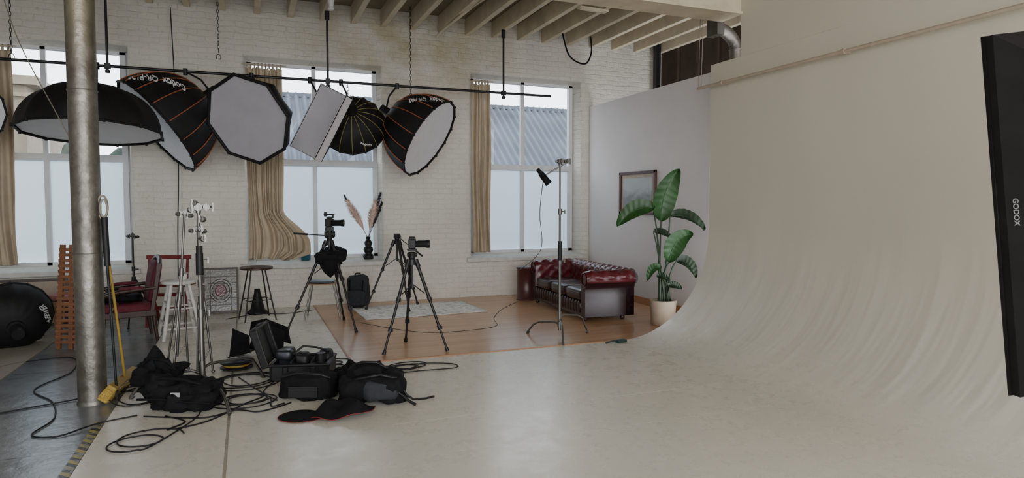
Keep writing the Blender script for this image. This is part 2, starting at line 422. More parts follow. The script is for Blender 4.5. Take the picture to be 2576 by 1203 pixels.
def cyc(y0,y1,ztop,b,ny=60):
    pr=prof+[(5.3,1.25+(ztop-1.25)*k/8) for k in range(1,9)]
    n=len(pr)
    vs=[];fs=[]
    for j in range(ny+1):
        y=y0+(y1-y0)*j/ny
        for k,(x,z) in enumerate(pr):
            w=.012*noise.noise(V((x*.8,y*1.5,z*.6)))*min(1,k/10)
            vs.append((x+w,y,z))
    for j in range(ny):
        for k in range(n-1):
            fs.append((j*n+k,j*n+k+1,(j+1)*n+k+1,(j+1)*n+k))
    b.add(vs,fs,True)
    back=[(x+.04,z-.03) if z<1.25 else (x+.05,z) for x,z in pr]
    e=[(x,y1,z) for x,z in pr]+[(x,y1,z) for x,z in back]
    b.add(e,[(k,k+1,n+k+1,n+k) for k in range(n-1)],False)
    e2=[(x,y1,z) for x,z in back]+[(x,y0,z) for x,z in back]
    b.add(e2,[(k,k+1,n+k+1,n+k) for k in range(n-1)],True)
    b.add([(5.3,y0,ztop),(5.35,y0,ztop),(5.35,y1,ztop),(5.3,y1,ztop)],[(0,1,2,3)],False)
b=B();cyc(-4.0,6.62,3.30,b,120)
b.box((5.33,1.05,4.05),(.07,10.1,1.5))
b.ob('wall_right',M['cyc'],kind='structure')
b=B();b.box((7.45,6.5,2.35),(.1,8.4,4.9))
for k in range(14): b.box((7.38,3+k*.55,2.35),(.05,.05,4.7))
b.ob('wall_loft',M['brown'],kind='structure')
b=B();b.box((1.8,3.4,4.78),(15.2,15,.08));b.ob('ceiling',M['ceil'],kind='structure')
k=0
x=4.95-.475*22
while x<8.8:
    b=B();b.box((x,3.4,4.60),(.085,14.7,.27));b.ob('trim_%d'%(k+1),M['joist'],kind='structure',bevel=.006)
    x+=.475;k+=1
b=B();b.box((-.2,6.25,3.98),(11.0,.30,.40));b.box((-.2,6.25,3.79),(11.0,.36,.03));b.ob('trim_50',M['joist'],kind='structure')
b=B();b.box((7.2,10.55,2.4),(.1,.1,4.7));b.ob('trim_51',M['blackm'],kind='structure')

# ------------------------------------------------------------------ outside
b=B()
def roof(u,v):
    x=-1.6+17*u;y=13.4+3.9*v;z=1.3+3.05*v
    z+=.05*math.sin(x/.19*2*pi)
    return V((x,y,z))
b.grid(roof,800,8)
b.box((6.9,17.35,4.32),(17,.25,.1))
b.box((6.9,13.6,.6),(17,.2,1.3))
b.ob('corrugated_roof_shed',M['slate'],label='grey corrugated sheet roof of the outbuilding next door',cat='roof')
b=B();b.box((-10.2,23,2.1),(10.2,6,5.0));b.box((-10.1,23,4.7),(10.6,6.4,.22));b.box((-10.1,19.95,4.35),(10.4,.12,.1))
for k in range(5):
    b.box((-6.0-k*1.7,19.97,2.9),(.8,.08,1.3),m=1)
    b.box((-6.0-k*1.7,19.93,2.2),(1.0,.12,.1))
b.box((-7,22,5.1),(1.2,1,.7))
b.ob('sandstone_building',[M['stone'],M['slate']],label='weathered sandstone building with a cornice and small windows',cat='building')
b=B();b.blob((-3.6,19,1.6),(3,2.2,2.6),1,.3,1.6,nu=40,nv=24);b.ob('evergreen_shrub',M['tree'],label='dark green shrub growing outside by the building',cat='shrub')
b=B();b.box((0,20,-.2),(60,17,.1));b.ob('floor.003',M['asph'],kind='structure')

# ------------------------------------------------------------------ camera
cd=bpy.data.cameras.new('camera');cd.sensor_width=36;cd.lens=1650/2576*36;cd.clip_end=200
cam=bpy.data.objects.new('camera',cd);COL.objects.link(cam);cam.location=(0,0,1.6);cam.rotation_euler=(math.radians(87),0,math.radians(-22))
bpy.context.scene.camera=cam
CR=V((math.cos(math.radians(22)),-math.sin(math.radians(22)),0))
RZ=-math.radians(22)

# ------------------------------------------------------------------ column
b=B();b.tube([(0,0,-.02+4.75*k/40) for k in range(41)],.104,32)
for z in(1.21,2.51,3.7): b.tube([(.106*math.cos(a*pi/16),.106*math.sin(a*pi/16),z) for a in range(32)],.005,6,True)
b.cyl((0,0,-.02),(0,0,.01),.112,.108,32)
b.ob('column',M['duct'],loc=(-1.20,6.2,0),label='round silver painted steel column with dented sheet cladding',cat='column')

t=T('broom','yellow push broom leaning on the silver column','broom',(-1.0,6.42,-.02),-.12)
Rb=Matrix.Rotation(math.radians(38),3,'Y')
b=B();b.box((-.01,0,.125),(.075,.66,.04),Rb);b.ob('broom_head',M['ywood'],t,bevel=.01)
b=B()
def br(u,v):
    a=2*pi*u;w=.05*(1-.2*v)+.003*math.sin(u*200);q=V((w*math.copysign(abs(math.cos(a))**.3,math.cos(a)),.335*(1-.03*v)*math.copysign(abs(math.sin(a))**.3,math.sin(a)),-.02-.10*(1-v)))
    return Rb@q+V((-.01,0,.125))
b.grid(br,160,3,0,False,True);b.ob('bristles',M['bristle'],t)
b=B();b.cyl((0,0,.13),(-.065,-.12,1.20),.011);b.ob('broom_handle',M['ywood'],t)
t=T('mop','black handled mop with cream rope head propped against the column','mop',(-1.06,6.16,0))
b=B();b.cyl((0.04,0.0,0),(.0,0,1.10),.010);b.cyl((.0,0,1.10),(-.01,0,1.50),.024);b.ob('mop_handle',M['blackp'],t)
b=B();b.tube([(-.02+.036*math.sin(a*pi/8),.0,1.58+.095*math.cos(a*pi/8)) for a in range(16)],.008,8,True);b.tube([(-.01+.026*math.sin(a*pi/8),-.02,1.57+.07*math.cos(a*pi/8)) for a in range(16)],.008,8,True);b.ob('rope_loop',M['rope'],t)

# ------------------------------------------------------------------ lighting rail
RY,RZz=10.2,3.44
t=T('lighting_rail','long black steel rail hung from the ceiling joists','rail',(0,RY,RZz))
b=B();b.cyl((-4.6,0,0),(4.83,0,0),.02,n=12);b.ob('rail_bar',M['blackm'],t)
for x in(-1.68,1.16,3.97,-4.2):
    b=B();b.cyl((x,0,-.05),(x,0,1.0),.016);b.cyl((x,0,.9),(x,0,1.03),.035);b.box((x,0,0),(.07,.07,.07));b.cyl((x,0,-.09),(x,0,-.05),.03);b.ob('drop_rod',M['blackm'],t)

# ------------------------------------------------------------------ softboxes
def vbasis(pos):
    vd=(V(pos)-V((0,0,1.6))).normalized();r=V((vd.y,-vd.x,0)).normalized();return vd,r,r.cross(vd)
def facing(pos,a,bb,c):
    vd,r,u=vbasis(pos);return (r*a+u*bb-vd*c).normalized()
def domept(a,tt,R,D,N,off=0,sag=1):
    seg=2*pi/N;q=(a%seg)-seg/2;k=1+(math.cos(seg/2)/math.cos(q)-1)*sag
    k*=1-.035*math.sin(tt*pi)*(1-abs(q)/(seg/2))
    rr=R*(math.sin(tt*pi/2)**.85)*k+off*tt;z=-D*(math.cos(tt*pi/2)**1.05)-off*(1-tt)
    return V((rr*math.cos(a),rr*math.sin(a),z))
def softbox(pos,d,R,D,N,piping,diff,label,roll=0,text=None,hook=None,pr=.007,rim=.013,vert=False):
    q=d.to_track_quat('Z','Y')@Quaternion((0,0,1),roll)
    t=T('softbox',label,'softbox',pos,q=q)
    b=B();b.grid(lambda u,v:domept(2*pi*u,.07+.93*v,R,D,N),N*4,18,0,True,True)
    if piping:
        for k in range(N):
            b.tube([domept(2*pi*k/N,.07+.93*j/16,R,D,N,.003) for j in range(17)],pr,5,m=1,cap=False)
    b.ob('shell',[M['sblack'],piping or M['black']],t)
    b=B()
    if diff:
        b.grid(lambda u,v:(lambda p:V((p.x*v*.97,p.y*v*.97,-.015-.03*(1-v*v))))(domept(2*pi*u,1,R,D,N)),N*4,8,0,True,True)
        b.ob('diffuser',diff,t)
    else:
        b.grid(lambda u,v:domept(2*pi*u,.07+.92*v,R*.985,D*.98,N),N*4,12,0,True,True);b.ob('reflective_lining',M['diff'],t)
    b=B();pts=[]
    for k in range(N*2): pts.append(domept(pi*k/N,1,R,D,N))
    b.tube(pts,rim,6,True)
    for k in range(N):
        p=domept(2*pi*k/N,1,R,D,N);b.cyl(p+V((0,0,-.02)),p+V((0,0,.02)),.015,n=6)
    b.ob('rim',M['sblack'],t)
    b=B();b.cyl((0,0,-D*1.0-.03),(0,0,-D*.95),.085,n=20);b.cyl((0,0,-D-.20),(0,0,-D-.02),.06,n=16);b.ob('speed_ring',M['blackm'],t)
    if text:
        body,upw,tow,t0,size,side=text
        vd,rt,up=vbasis(pos);loc=q.inverted()@(up*upw-vd*tow+rt*side);a0=math.atan2(loc.y,loc.x)
        p0=q@domept(a0,t0,R,D,N);pa=(q@domept(a0+.02,t0,R,D,N)-p0)/.02;pt_=(q@domept(a0,t0+.02,R,D,N)-p0)/.02
        A=Matrix(((pa.dot(rt),pt_.dot(rt)),(pa.dot(up),pt_.dot(up))))
        if abs(A.determinant())>1e-4:
            Ai=A.inverted();vs,fs=textgeo(body,size);nv=[]
            for v in vs:
                s_=Ai@(V((-v.y,v.x)) if vert else V((-v.x,-v.y)));nv.append(domept(a0+s_.x,min(.99,max(.1,t0+s_.y)),R,D,N,.014))
            b=B();b.add(nv,fs,False);b.ob('lettering',M['whitetxt'],t)
    if hook is not None:
        inv=q.inverted();prr=V((hook,RY,RZz))-V(pos);pl=inv@prr
        b=B();b.tube([(0,0,-D-.12),(V((0,0,-D-.12))+pl)/2+V((0,0,-.05)),pl],.014,8);b.cyl(pl-inv@V((0,0,.05)),pl+inv@V((0,0,.04)),.03);b.ob('hanging_bracket',M['blackm'],t)
    return t
p=(-1.66,9.0,2.44);softbox(p,facing(p,-.03,-1,.20),.75,.56,12,None,M['diff'],'large black octagonal softbox facing down, hung in front of the window',.1,hook=-1.8)
p=(-1.08,9.85,2.62);softbox(p,facing(p,-.78,-.60,.20),.70,.74,16,M['orange'],M['diff'],'black parabolic softbox with orange piping, white diffuser facing down',.0,('Godox  QR-P120',1,.75,.72,.085,-.2),hook=-.75)
p=(.03,9.1,2.68);softbox(p,facing(p,-.52,-.28,.81),.58,.50,8,None,M['diffg'],'grey faced octagonal softbox with black edges hung from the rail',.05,hook=.1,rim=.022)
p=(1.48,9.9,2.745);softbox(p,facing(p,.05,-.55,-.8),.475,.38,16,M['yellow'],None,'small black parabolic softbox with thin olive ribs seen from its back',.0,('Godox',-.55,.6,.75,.05,.35),hook=1.35,pr=.005)
p=(2.56,9.6,2.58);softbox(p,facing(p,.80,-.50,.36),.63,.72,16,M['orange'],M['diff'],'black parabolic softbox with orange piping and bright white diffuser',.0,('Godox  QR-P90',1,.55,.80,.078,.0),hook=2.2)
p=(-2.98,9.5,2.68);softbox(p,facing(p,.2,-.1,1),.37,.30,12,None,M['diff'],'small white faced softbox hung at the end of the rail',0,hook=-3.0)
def rectsb(name,pos,yd0,n,w,h,D,label,diff,w2=.12,h2=.16,lip=.0,side=None):
    # yd0: long axis of the face, kept exactly; n is made perpendicular to it
    yd=V(yd0).normalized();n=V(n);n=(n-yd*n.dot(yd)).normalized();xd=yd.cross(n)
    q=Matrix((xd,yd,n)).transposed().to_quaternion()
    t=T(name,label,'softbox',pos,q=q)
    b=B()
    def ring(w,h,z): return [V((-w/2,-h/2,z)),V((w/2,-h/2,z)),V((w/2,h/2,z)),V((-w/2,h/2,z))]
    rs=[ring(w,h,.06),ring(w,h,-lip),ring((w+w2)/2*1.12,(h+h2)/2*1.12,-lip-D*.5),ring(w2,h2,-lip-D)]
    for k in range(3): b.add(rs[k]+rs[k+1],[(0,4,5,1),(1,5,6,2),(2,6,7,3),(3,7,4,0)],False,1 if (k==0 and side) else 0)
    b.add(rs[3],[(0,1,2,3)],False);b.ob('shell',[M['sblack'],side or M['sblack']],t,solid=.006)
    b=B();b.grid(lambda u,v:V(((u-.5)*w*.98,(v-.5)*h*.98,.03-.03*math.sin(u*pi)*math.sin(v*pi))),16,24);b.ob('diffuser',diff,t)
    b=B();b.tube(ring(w,h,.05),.010,6,True)
    if lip: b.tube(ring(w,h,-lip),.007,6,True)
    b.ob('rim',M['sblack'],t)
    b=B();b.cyl((0,0,-lip-D-.12),(0,0,-lip-D),.07,n=18);b.ob('speed_ring',M['blackm'],t)
    return t,q,xd,yd,n
p=(.93,9.2,2.71);vd,rr,uu=vbasis(p)
ld=(rr*(-77)+uu*(-156)).normalized()
n=facing(p,-.55,-.1,.83)
t,q,_,_,_=rectsb('softbox',p,ld,n,.40,.94,.28,'slim rectangular softbox with grey diffuser and pale side, hung tilted',M['diffg'],lip=.16,side=M['diff'])
pl=q.inverted()@(V((.9,RY,RZz))-V(p));b=B();b.tube([(0,0,-.52),(V((0,0,-.52))+pl)/2+V((0,0,-.05)),pl],.014,8);b.cyl(pl-q.inverted()@V((0,0,.05)),pl+q.inverted()@V((0,0,.04)),.03);b.ob('hanging_bracket',M['blackm'],t)
p=V((3.42,1.62,1.60));n=V((.30,.95,0))
tilt=Quaternion(n.normalized(),math.radians(-7))
res=rectsb('softbox',p,tilt@V((0,0,-1)),n,1.0,1.53,.55,'tall black rectangular softbox on a stand, fabric back showing',M['diff'],w2=.2,h2=.25)
t=res[0]
vs,fs=textgeo('GODOX',.027);b=B()
A=V((-.5,0,0));Bp=V((-.336,0,-.275))
dirw=(Bp-A).normalized();nn=V((-.86,0,-.51)).normalized()
b.add([A.lerp(Bp,.12)+nn*.012+V((0,v.x*1.1-.03,0))+dirw*v.y for v in vs],fs,False);b.ob('lettering',M['dimtxt'],t)
inv=res[1].inverted()
b=B();q0=inv@(V((3.72,1.1,0))-p);q1=inv@(V((3.72,1.1,1.55))-p);b.cyl(q0,q1,.016);b.tube([q1,(0,0,-.62)],.016)
for k in range(3):
    a=k*2*pi/3+.3;b.cyl(inv@(V((3.72,1.1,.45))-p),inv@(V((3.72+.4*math.cos(a),1.1+.4*math.sin(a),0.01))-p),.011)
b.ob('stand',M['blackm'],t)

# ------------------------------------------------------------------ curtains
def sst(x): x=max(0,min(1,x));return x*x*(3-2*x)
def curtain(name,x0,x1,z0,z1,y,folds,label,flare=0):
    t=T(name,label,'curtain',(x0,y,z0))
    w=x1-x0;h=z1-z0
    def fn(u,v):
        k=sst((.26-v)/.15)*(.30+.70*sst((v+.01)/.07)) if flare else 0
        x=u*w+flare*k*u**1.6
        amp=.062*(1-.35*v)
        uu=u+.05*math.sin(u*9+x0)+.03*noise.noise(V((u*3,v*2.5,x0+7)))
        yy=amp*math.sin(uu*folds*2*pi+.8*math.sin(v*3.2+x0)+k*1.5*u)*(.8+.4*noise.noise(V((u*4,v*1.5,x0+3))))+.02*math.sin(uu*folds*5*pi+v*2)+.03*noise.noise(V((u*5,v*4,x0)))-.06*k*u
        zz=v*h
        if flare: zz+=k*(.05*math.sin(u*5)+.035*math.sin(u*22+v*20))
        x+=.02*math.sin(v*7+u*3)*(1-v)
        if v>.97: zz-=.02*abs(math.sin(u*folds*2*pi))
        return V((x,yy,zz))
    b=B();b.grid(fn,folds*22,120);b.ob('cloth',M['curtain'],t,solid=.006)
    b=B()
    for k in range(folds*2):
        u=(k+.5)/(folds*2);b.tube([(u*w,0,h-.02),(u*w,-.02,h+.03),(u*w,.02,h+.06),(u*w,.03,h-.01)],.012,5)
    b.cyl((-.05,.0,h+.045),(w+.06,0,h+.045),.009,n=8)
    b.ob('tabs',M['curtain'],t)
    return t
curtain('curtain',0.02,.54,.76,3.66,10.67,5,'tan curtain with its hem swept onto the window sill',.38)
curtain('curtain',3.57,3.90,.78,3.66,10.67,3,'tan curtain drawn to one side of the window')
curtain('curtain',-3.5,-2.86,.78,3.66,10.67,5,'tan curtain bunched at the edge of the window')

# ------------------------------------------------------------------ sofa
def sofa():
    t=T('chesterfield_sofa','oxblood red buttoned leather chesterfield sofa on the wood floor','sofa',(4.27,8.80,0),math.radians(-3))
    L=2.0
    prof=[]
    for k in range(7): prof.append((0,.28+.045*k,1))
    for k in range(1,17):
        a=pi-(pi+1.0)*k/16
        prof.append((.095+.098*math.cos(a),.585+.10*math.sin(a),1 if k<12 else 0))
    for z in(.45,.35,.2,.07): prof.append((.13,z,0))
    def sweep(b,org,ld,od,length,nb):
        org,ld,od=V(org),V(ld),V(od);n=len(prof);nu=nb*8
        arc=[0]
        for k in range(1,n): arc.append(arc[-1]+math.hypot(prof[k][0]-prof[k-1][0],prof[k][1]-prof[k-1][1]))
        def P(i,k):
            w,z,f=prof[k];k0,k1=max(0,k-1),min(n-1,k+1)
            tx,tz=prof[k1][0]-prof[k0][0],prof[k1][1]-prof[k0][1];l=math.hypot(tx,tz);nx,nz=-tz/l,tx/l
            a=i/8;c=arc[k]/.17
            d=(abs(math.sin(pi*(a+c)))*abs(math.sin(pi*(a-c))))**.5*.035 if f else .0
            e=min(1,i/3,(nu-i)/3)
            d*=e
            return org+ld*(length*i/nu)+od*(w+nx*d)+V((0,0,z+nz*d))
        vs=[P(i,k) for i in range(nu+1) for k in range(n)]
        fa=[];fb=[]
        for i in range(nu):
            for k in range(n-1): (fb if k>=20 else fa).append((i*n+k,i*n+k+1,(i+1)*n+k+1,(i+1)*n+k))
        b.add(vs,fa,True);b.add(vs,fb,True,1)
        for i in(0,nu):
            ring=[vs[i*n+k] for k in range(n)]+[org+ld*(length*i/nu)+V((0,0,.07))]
            b.add(ring,[tuple(range(len(ring)))],False,1)
    mm=[M['leather'],M['dleather']]
    b=B();sweep(b,(.62,-L/2,0),(0,1,0),(1,0,0),L,12);b.ob('backrest',mm,t)
    for s_ in(-1,1):
        b=B();sweep(b,(.0,s_*(L/2-.13),0),(1,0,0),(0,s_,0),.74,4)
        pts=[]
        for k in range(17):
            a=2*pi*k/16;pts.append((-.008,s_*(L/2-.13+.095+.085*math.cos(a)),.585+.085*math.sin(a)))
        b.tube(pts,.008,6)
        b.ob('armrest',mm,t)
    b=B();b.box((.34,0,.165),(.66,L-.14,.21));
    for k in range(18):
        b.blob((.005,-.80+k*.0941,.19),(.045,.10,.17),.7,0,1,nu=10,nv=8)
    b.ob('base',M['dleather'],t,bevel=.02)
    for k in(-1,0,1):
        b=B();b.blob((.30,k*.575,.345),(.60,.565,.17),.28,.008,3,nu=40,nv=16);b.tube([(.30+.296*math.copysign(abs(math.cos(a*pi/20))**.3,math.cos(a*pi/20)),k*.575+.28*math.copysign(abs(math.sin(a*pi/20))**.3,math.sin(a*pi/20)),.38) for a in range(40)],.007,5,True)
        b.ob('seat_cushion',M['dleather'],t)
    for i in range(1,12):
        for j,z in enumerate((.40,.55)):
            b=B();b.blob((.628,-L/2+L*(i+(.5 if j else 0))/12,z),(.02,.03,.03),1,0,1,nu=8,nv=6);b.ob('button',M['dleather'],t)
    for x,y in((.05,-.9),(.05,.9),(.62,-.9),(.62,.9)):
        b=B();b.blob((x,y,.035),(.07,.07,.07),1,0,1);b.ob('foot',M['dwood'],t)
sofa()
b=B();b.lathe([(0,.555),(.165,.555),(.17,.545),(.17,.53),(.155,.525),(.155,.02),(.165,.015),(.165,0),(0,0)],n=32);b.ob('drum_side_table',M['redwood'],loc=(4.33,10.08,.005),label='dark red wooden drum side table beside the sofa',cat='table')
t=T('framed_picture','small landscape print in a brown wooden frame on the wall','picture',(PX,9.09,1.79))
b=B()
for yy,zz,dy,dz in((0,.325,1.06,.05),(0,-.325,1.06,.05),(.505,0,.05,.7),(-.505,0,.05,.7)): b.box((-.02,yy,zz),(.035,dy,dz))
b.ob('picture_frame',M['redwood'],t,bevel=.006)
b=B();b.box((-.012,0,0),(.006,.96,.60),m=0);b.ob('mount',M['pot'],t)
b=B();b.box((-.017,0,0),(.006,.84,.48),m=0);b.ob('print',M['paint'],t)

# ------------------------------------------------------------------ plant
t=T('potted_bird_of_paradise','tall green bird of paradise plant in a cream pot','potted plant',(5.12,7.30,.005),RZ)
b=B();b.lathe([(0,0),(.145,0),(.155,.01),(.175,.31),(.178,.33),(.16,.33),(.155,.29),(0,.29)],n=32);b.ob('pot',M['pot'],t)
b=B();b.lathe([(0,.30),(.15,.295),(.16,.29)],n=24);b.ob('soil',M['soil'],t)
def P2(px,py,dy=0): return V(((px-1672)/199,dy,(819-py)/199))
def leaf(base,ctrl,tip,w,nrm):
    base,ctrl,tip=V(base),V(ctrl),V(tip);nrm=V(nrm).normalized()
    def bz(s): return base*(1-s)**2+ctrl*2*s*(1-s)+tip*s*s
    def fn(u,v):
        c=bz(v);tg=(bz(min(1,v+.02))-bz(max(0,v-.02))).normalized();sd=tg.cross(nrm).normalized();nn=sd.cross(tg)
        ww=w*(math.sin(pi*min(1,v**.8))**.6)
        q=(u-.5)*2
        ww*=1+.015*math.sin(v*24+q)
        return c+sd*q*ww/2+nn*(abs(q)**1.3*w*.20)+nn*.003*math.sin(v*50+abs(q)*3)
    b=B();b.grid(fn,16,34);b.tube([bz(k/12) for k in range(13)],[.008*(1-k/14) for k in range(13)],6)
    return b
leaves=[((1664,545),(1660,470),(1706,408),.31,'leaf',(.1,-1,.05),.0),
 ((1642,512),(1590,498),(1545,560),.24,'leaf',(-.1,-.9,.45),-.05),
 ((1690,533),(1742,520),(1776,570),.20,'leafd',(.1,-.7,.7),.05),
 ((1645,575),(1665,568),(1690,592),.12,'leafd',(0,-.7,.7),.0),
 ((1682,652),(1690,580),(1740,578),.26,'leaf',(-.1,-1,.1),-.1),
 ((1700,650),(1735,640),(1747,692),.17,'leafd',(.2,-.8,.5),-.1),
 ((1660,668),(1635,655),(1624,700),.12,'leaf',(-.2,-.8,.5),-.1),
 ((1650,690),(1660,680),(1678,700),.10,'leafd',(-.2,-.8,.5),-.15),
 ((1680,715),(1695,705),(1712,722),.10,'leafd',(-.2,-.8,.5),-.12)]
for i,(a,c,d,w,m,nn,dy) in enumerate(leaves):
    b=leaf(P2(*a,dy),P2(*c,dy-.03),P2(*d,dy-.06),w,nn);b.ob('leaf',M[m],t)
b=B()
for i,(a,c,d,w,m,nn,dy) in enumerate(leaves):
    p1=P2(*a,dy);p0=V((-.06+.025*i*(1 if i%2 else .5),.04*math.sin(i*2),.28));pm=(p0+p1)/2+V((.03*math.sin(i),0,.1))
    b.tube([p0,p0.lerp(pm,.5)+V((0,0,.03)),pm,pm.lerp(p1,.5)+V((0,0,.03)),p1],[.014,.013,.012,.010,.008],7)
for i in range(5): b.tube([(-.05+.03*i,.02*i-.04,.28),(-.05+.035*i,.02*i-.04,.6)],[.018,.012],7)
b.ob('stems',M['stem'],t)

# ------------------------------------------------------------------ rugs
b=B();b.grid(lambda u,v:V(((u-.5)*1.80,(v-.5)*1.15,.008+.003*noise.noise(V((u*7,v*6,0))))),40,24);b.ob('patterned_rug',M['rug'],loc=(2.38,9.68,.008),rot=(0,0,.03),solid=.008,label='pale cream faded patterned rug on the wood floor',cat='rug')
b=B();b.box((0,0,.006),(2.4,2.4,.012));b.ob('ribbed_rug',M['rug2'],loc=(-3.33,8.35,-.02),rot=(0,0,0),label='beige ribbed rug on the dark painted floor',cat='rug')
b=B();b.box((0,0,.001),(.065,1.35,.003));b.ob('hazard_tape',M['hazard'],loc=(-1.04,4.95,-.018),label='worn yellow and black hazard tape along floor edge',cat='tape')
b=B();b.box((0,0,.001),(.065,1.1,.002));b.ob('hazard_tape',M['hazard'],loc=(-1.045,3.7,-.018),label='worn yellow and black hazard tape along floor edge',cat='tape')

# ------------------------------------------------------------------ tripods
def camera_parts(t,z,yaw,cine=False):
    R=Matrix.Rotation(yaw,3,'Z')
    def q(x,y,zz): return R@V((x,y,0))+V((0,0,z+zz))
    b=B()
    b.box(q(0,0,.055),(.14,.075,.10),R);b.box(q(0,.005,.115),(.055,.07,.035),R);b.box(q(-.058,.02,.055),(.03,.06,.095),R)
    if cine:
        b.box(q(0,0,.16),(.03,.14,.02),R);b.box(q(0,.05,.135),(.02,.02,.05),R);b.box(q(-.05,-.06,.16),(.09,.02,.06),R)
    b.ob('camera_body',M['blackp'],t,bevel=.008)
    b=B()
    b.tube([q(0,.035,.05),q(0,.06,.05),q(0,.065,.05),q(0,.15,.05),q(0,.155,.05),q(0,.19,.05)],[.035,.035,.04,.04,.044,.046],20)
    b.ob('lens',M['blackp'],t)
    b=B();b.cyl(q(0,.19,.05),q(0,.192,.05),.038,n=20);b.ob('lens_glass',M['glassdark'],t)
def tripod(loc,feet,zap,label,cam=None,handle=None,yaw=0,headh=.1):
    t=T('tripod',label,'tripod',loc)
    ap=V((0,0,zap));c=V(loc)
    for fx,fy in feet:
        f=V((fx-c.x,fy-c.y,.01));d=(f-ap).normalized();s0=ap+V((f.x,f.y,0)).normalized()*.05
        m1=s0.lerp(f,.42);m2=s0.lerp(f,.74)
        b=B();b.cyl(s0,m1,.018,n=10);b.cyl(s0.lerp(f,.38),m2,.0145,n=10);b.cyl(m2,f,.012,n=10)
        for mm in(m1,m2): b.cyl(mm-d*.03,mm+d*.02,.023,n=10);b.box(mm+V((.015,0,0)),(.03,.02,.035))
        b.cyl(s0-d*.02,s0+d*.07,.026,n=10);b.cyl(f-d*.05,f,.017,.022,n=10);b.ob('leg',M['blackm'],t)
    b=B();b.cyl((0,0,zap-.30),(0,0,zap+.06),.014,n=12);b.cyl((0,0,zap-.04),(0,0,zap+.02),.05,.042,n=16)
    for fx,fy in feet:
        f=V((fx-c.x,fy-c.y,.01));b.cyl((0,0,zap-.25),ap.lerp(f,.36),.006,n=6)
    b.ob('centre_column',M['blackm'],t)
    b=B();b.lathe([(0,zap+.02),(.035,zap+.02),(.038,zap+.05),(.03,zap+.06),(.04,zap+.07),(.04,zap+.1),(.0,zap+.1)],n=18);b.box((0,0,zap+headh+.005),(.09,.07,.02));b.cyl((-.05,0,zap+.07),(.055,0,zap+.07),.022,n=12)
    b.ob('head',M['blackp'],t)
    if handle:
        b=B();h=V(handle);b.tube([(0,0,zap+.08),V((0,0,zap+.08))+h*.6],.006,8);b.cyl(V((0,0,zap+.08))+h*.6,V((0,0,zap+.08))+h,.013);b.ob('pan_handle',M['blackp'],t)
    if cam: camera_parts(t,zap+headh+.015,yaw,cam=='cine')
    return t
t=tripod((.98,8.70,0),[(.44,8.65),(1.24,8.25),(1.22,9.22)],1.12,'black tripod carrying a video camera, bag slung under it','cine',CR*-.46+V((0,0,.03)),RZ-pi/2,.18)
b=B();b.cyl((0,0,1.15),(0,0,1.32),.035,.04,n=16);b.box((0,0,1.29),(.1,.12,.05));b.cyl((-.06,0,1.22),(.07,0,1.22),.04,n=14);b.ob('fluid_head',M['blackp'],t,bevel=.006)
b=B();b.blob((.02,-.05,.93),(.34,.22,.22),.6,.05,7,RZ,seed=3,nu=36,nv=20);b.lathe([(.15,.90),(.12,.80),(.07,.72),(.0,.66)],(.0,-.05,0),14);b.tube([(-.12,0,1.0),(0,0,1.12),(.13,-.05,.98)],.012,6);b.ob('slung_bag',M['black'],t)
tripod((1.66,7.02,.005),[(1.31,6.86),(1.99,6.79),(1.68,7.45)],.98,'black tripod with a small stills camera on top','still',None,RZ-pi/2+.2,.12)
tripod((2.10,9.84,.025),[(1.62,9.83),(2.47,10.08),(2.18,9.42)],1.02,'black tripod with empty fluid head standing on the rug',None,V((.34,-.2,-.3)),0,.1)

# ------------------------------------------------------------------ C stands
def gripknuckle(b,p,r=.035,ax=(1,0,0)):
    p=V(p);ax=V(ax).normalized();b.cyl(p-ax*.03,p+ax*.03,r,n=16);b.cyl(p+ax*.03,p+ax*.055,.014,n=8);b.box(p+ax*.05,(.012,.012,.06))
def cstand(loc,feet,h,label):
    t=T('c_stand',label,'light stand',loc);c=V(loc)
    for i,(fx,fy) in enumerate(feet):
        f=V((fx-c.x,fy-c.y,0));z=.14+.04*i;d=f.normalized()
        b=B();b.tube([d*.02+V((0,0,z+.02)),d*.08+V((0,0,z+.04)),f*.62+V((0,0,z+.02)),f*.80+V((0,0,z-.02)),f+V((0,0,.012))],.0125,10);b.cyl(f+V((0,0,0)),f-d*.03+V((0,0,.03)),.016);b.ob('leg',M['chrome'],t)
    b=B();b.cyl((0,0,.08),(0,0,h*.44),.0165,n=14);b.cyl((0,0,.12),(0,0,.30),.026,n=14);b.ob('lower_pole',M['chrome'],t)
    b=B();b.cyl((0,0,h*.40),(0,0,h*.72),.0135,n=14);b.cyl((0,0,h*.70),(0,0,h),.011,n=14)
    for z in(h*.42,h*.70): b.cyl((0,0,z),(0,0,z+.07),.024,n=12);b.cyl((0,0,z+.035),(.06,0,z+.035),.008,n=8);b.box((.065,0,z+.035),(.012,.012,.05))
    b.ob('upper_pole',M['chrome'],t)
    b=B();b.cyl(CR*-.06+V((0,0,h)),CR*.12+V((0,0,h)),.010,n=8);gripknuckle(b,(0,0,h),.032,(0,-1,0));b.cyl((0,0,h-.05),(0,0,h+.02),.02);gripknuckle(b,CR*.07+V((0,0,h)),.026,(0,-1,0));b.box(CR*.12+V((0,0,h)),(.012,.012,.07));b.ob('grip_head',M['chrome'],t)
    return t
t=cstand((3.47,7.06,.005),[(3.20,7.42),(3.30,6.62),(3.90,7.14)],2.11,'chrome c-stand with a boom arm and small black lamp')
b=B();b.cyl((0,0,.93),(0,0,1.16),.026);b.ob('grip_sleeve',M['blackp'],t)
b=B();e0=CR*.11+V((0,0,2.115));e1=CR*-.20+V((0,0,1.93));b.cyl(e0,e1,.009);b.ob('boom_arm',M['chrome'],t)
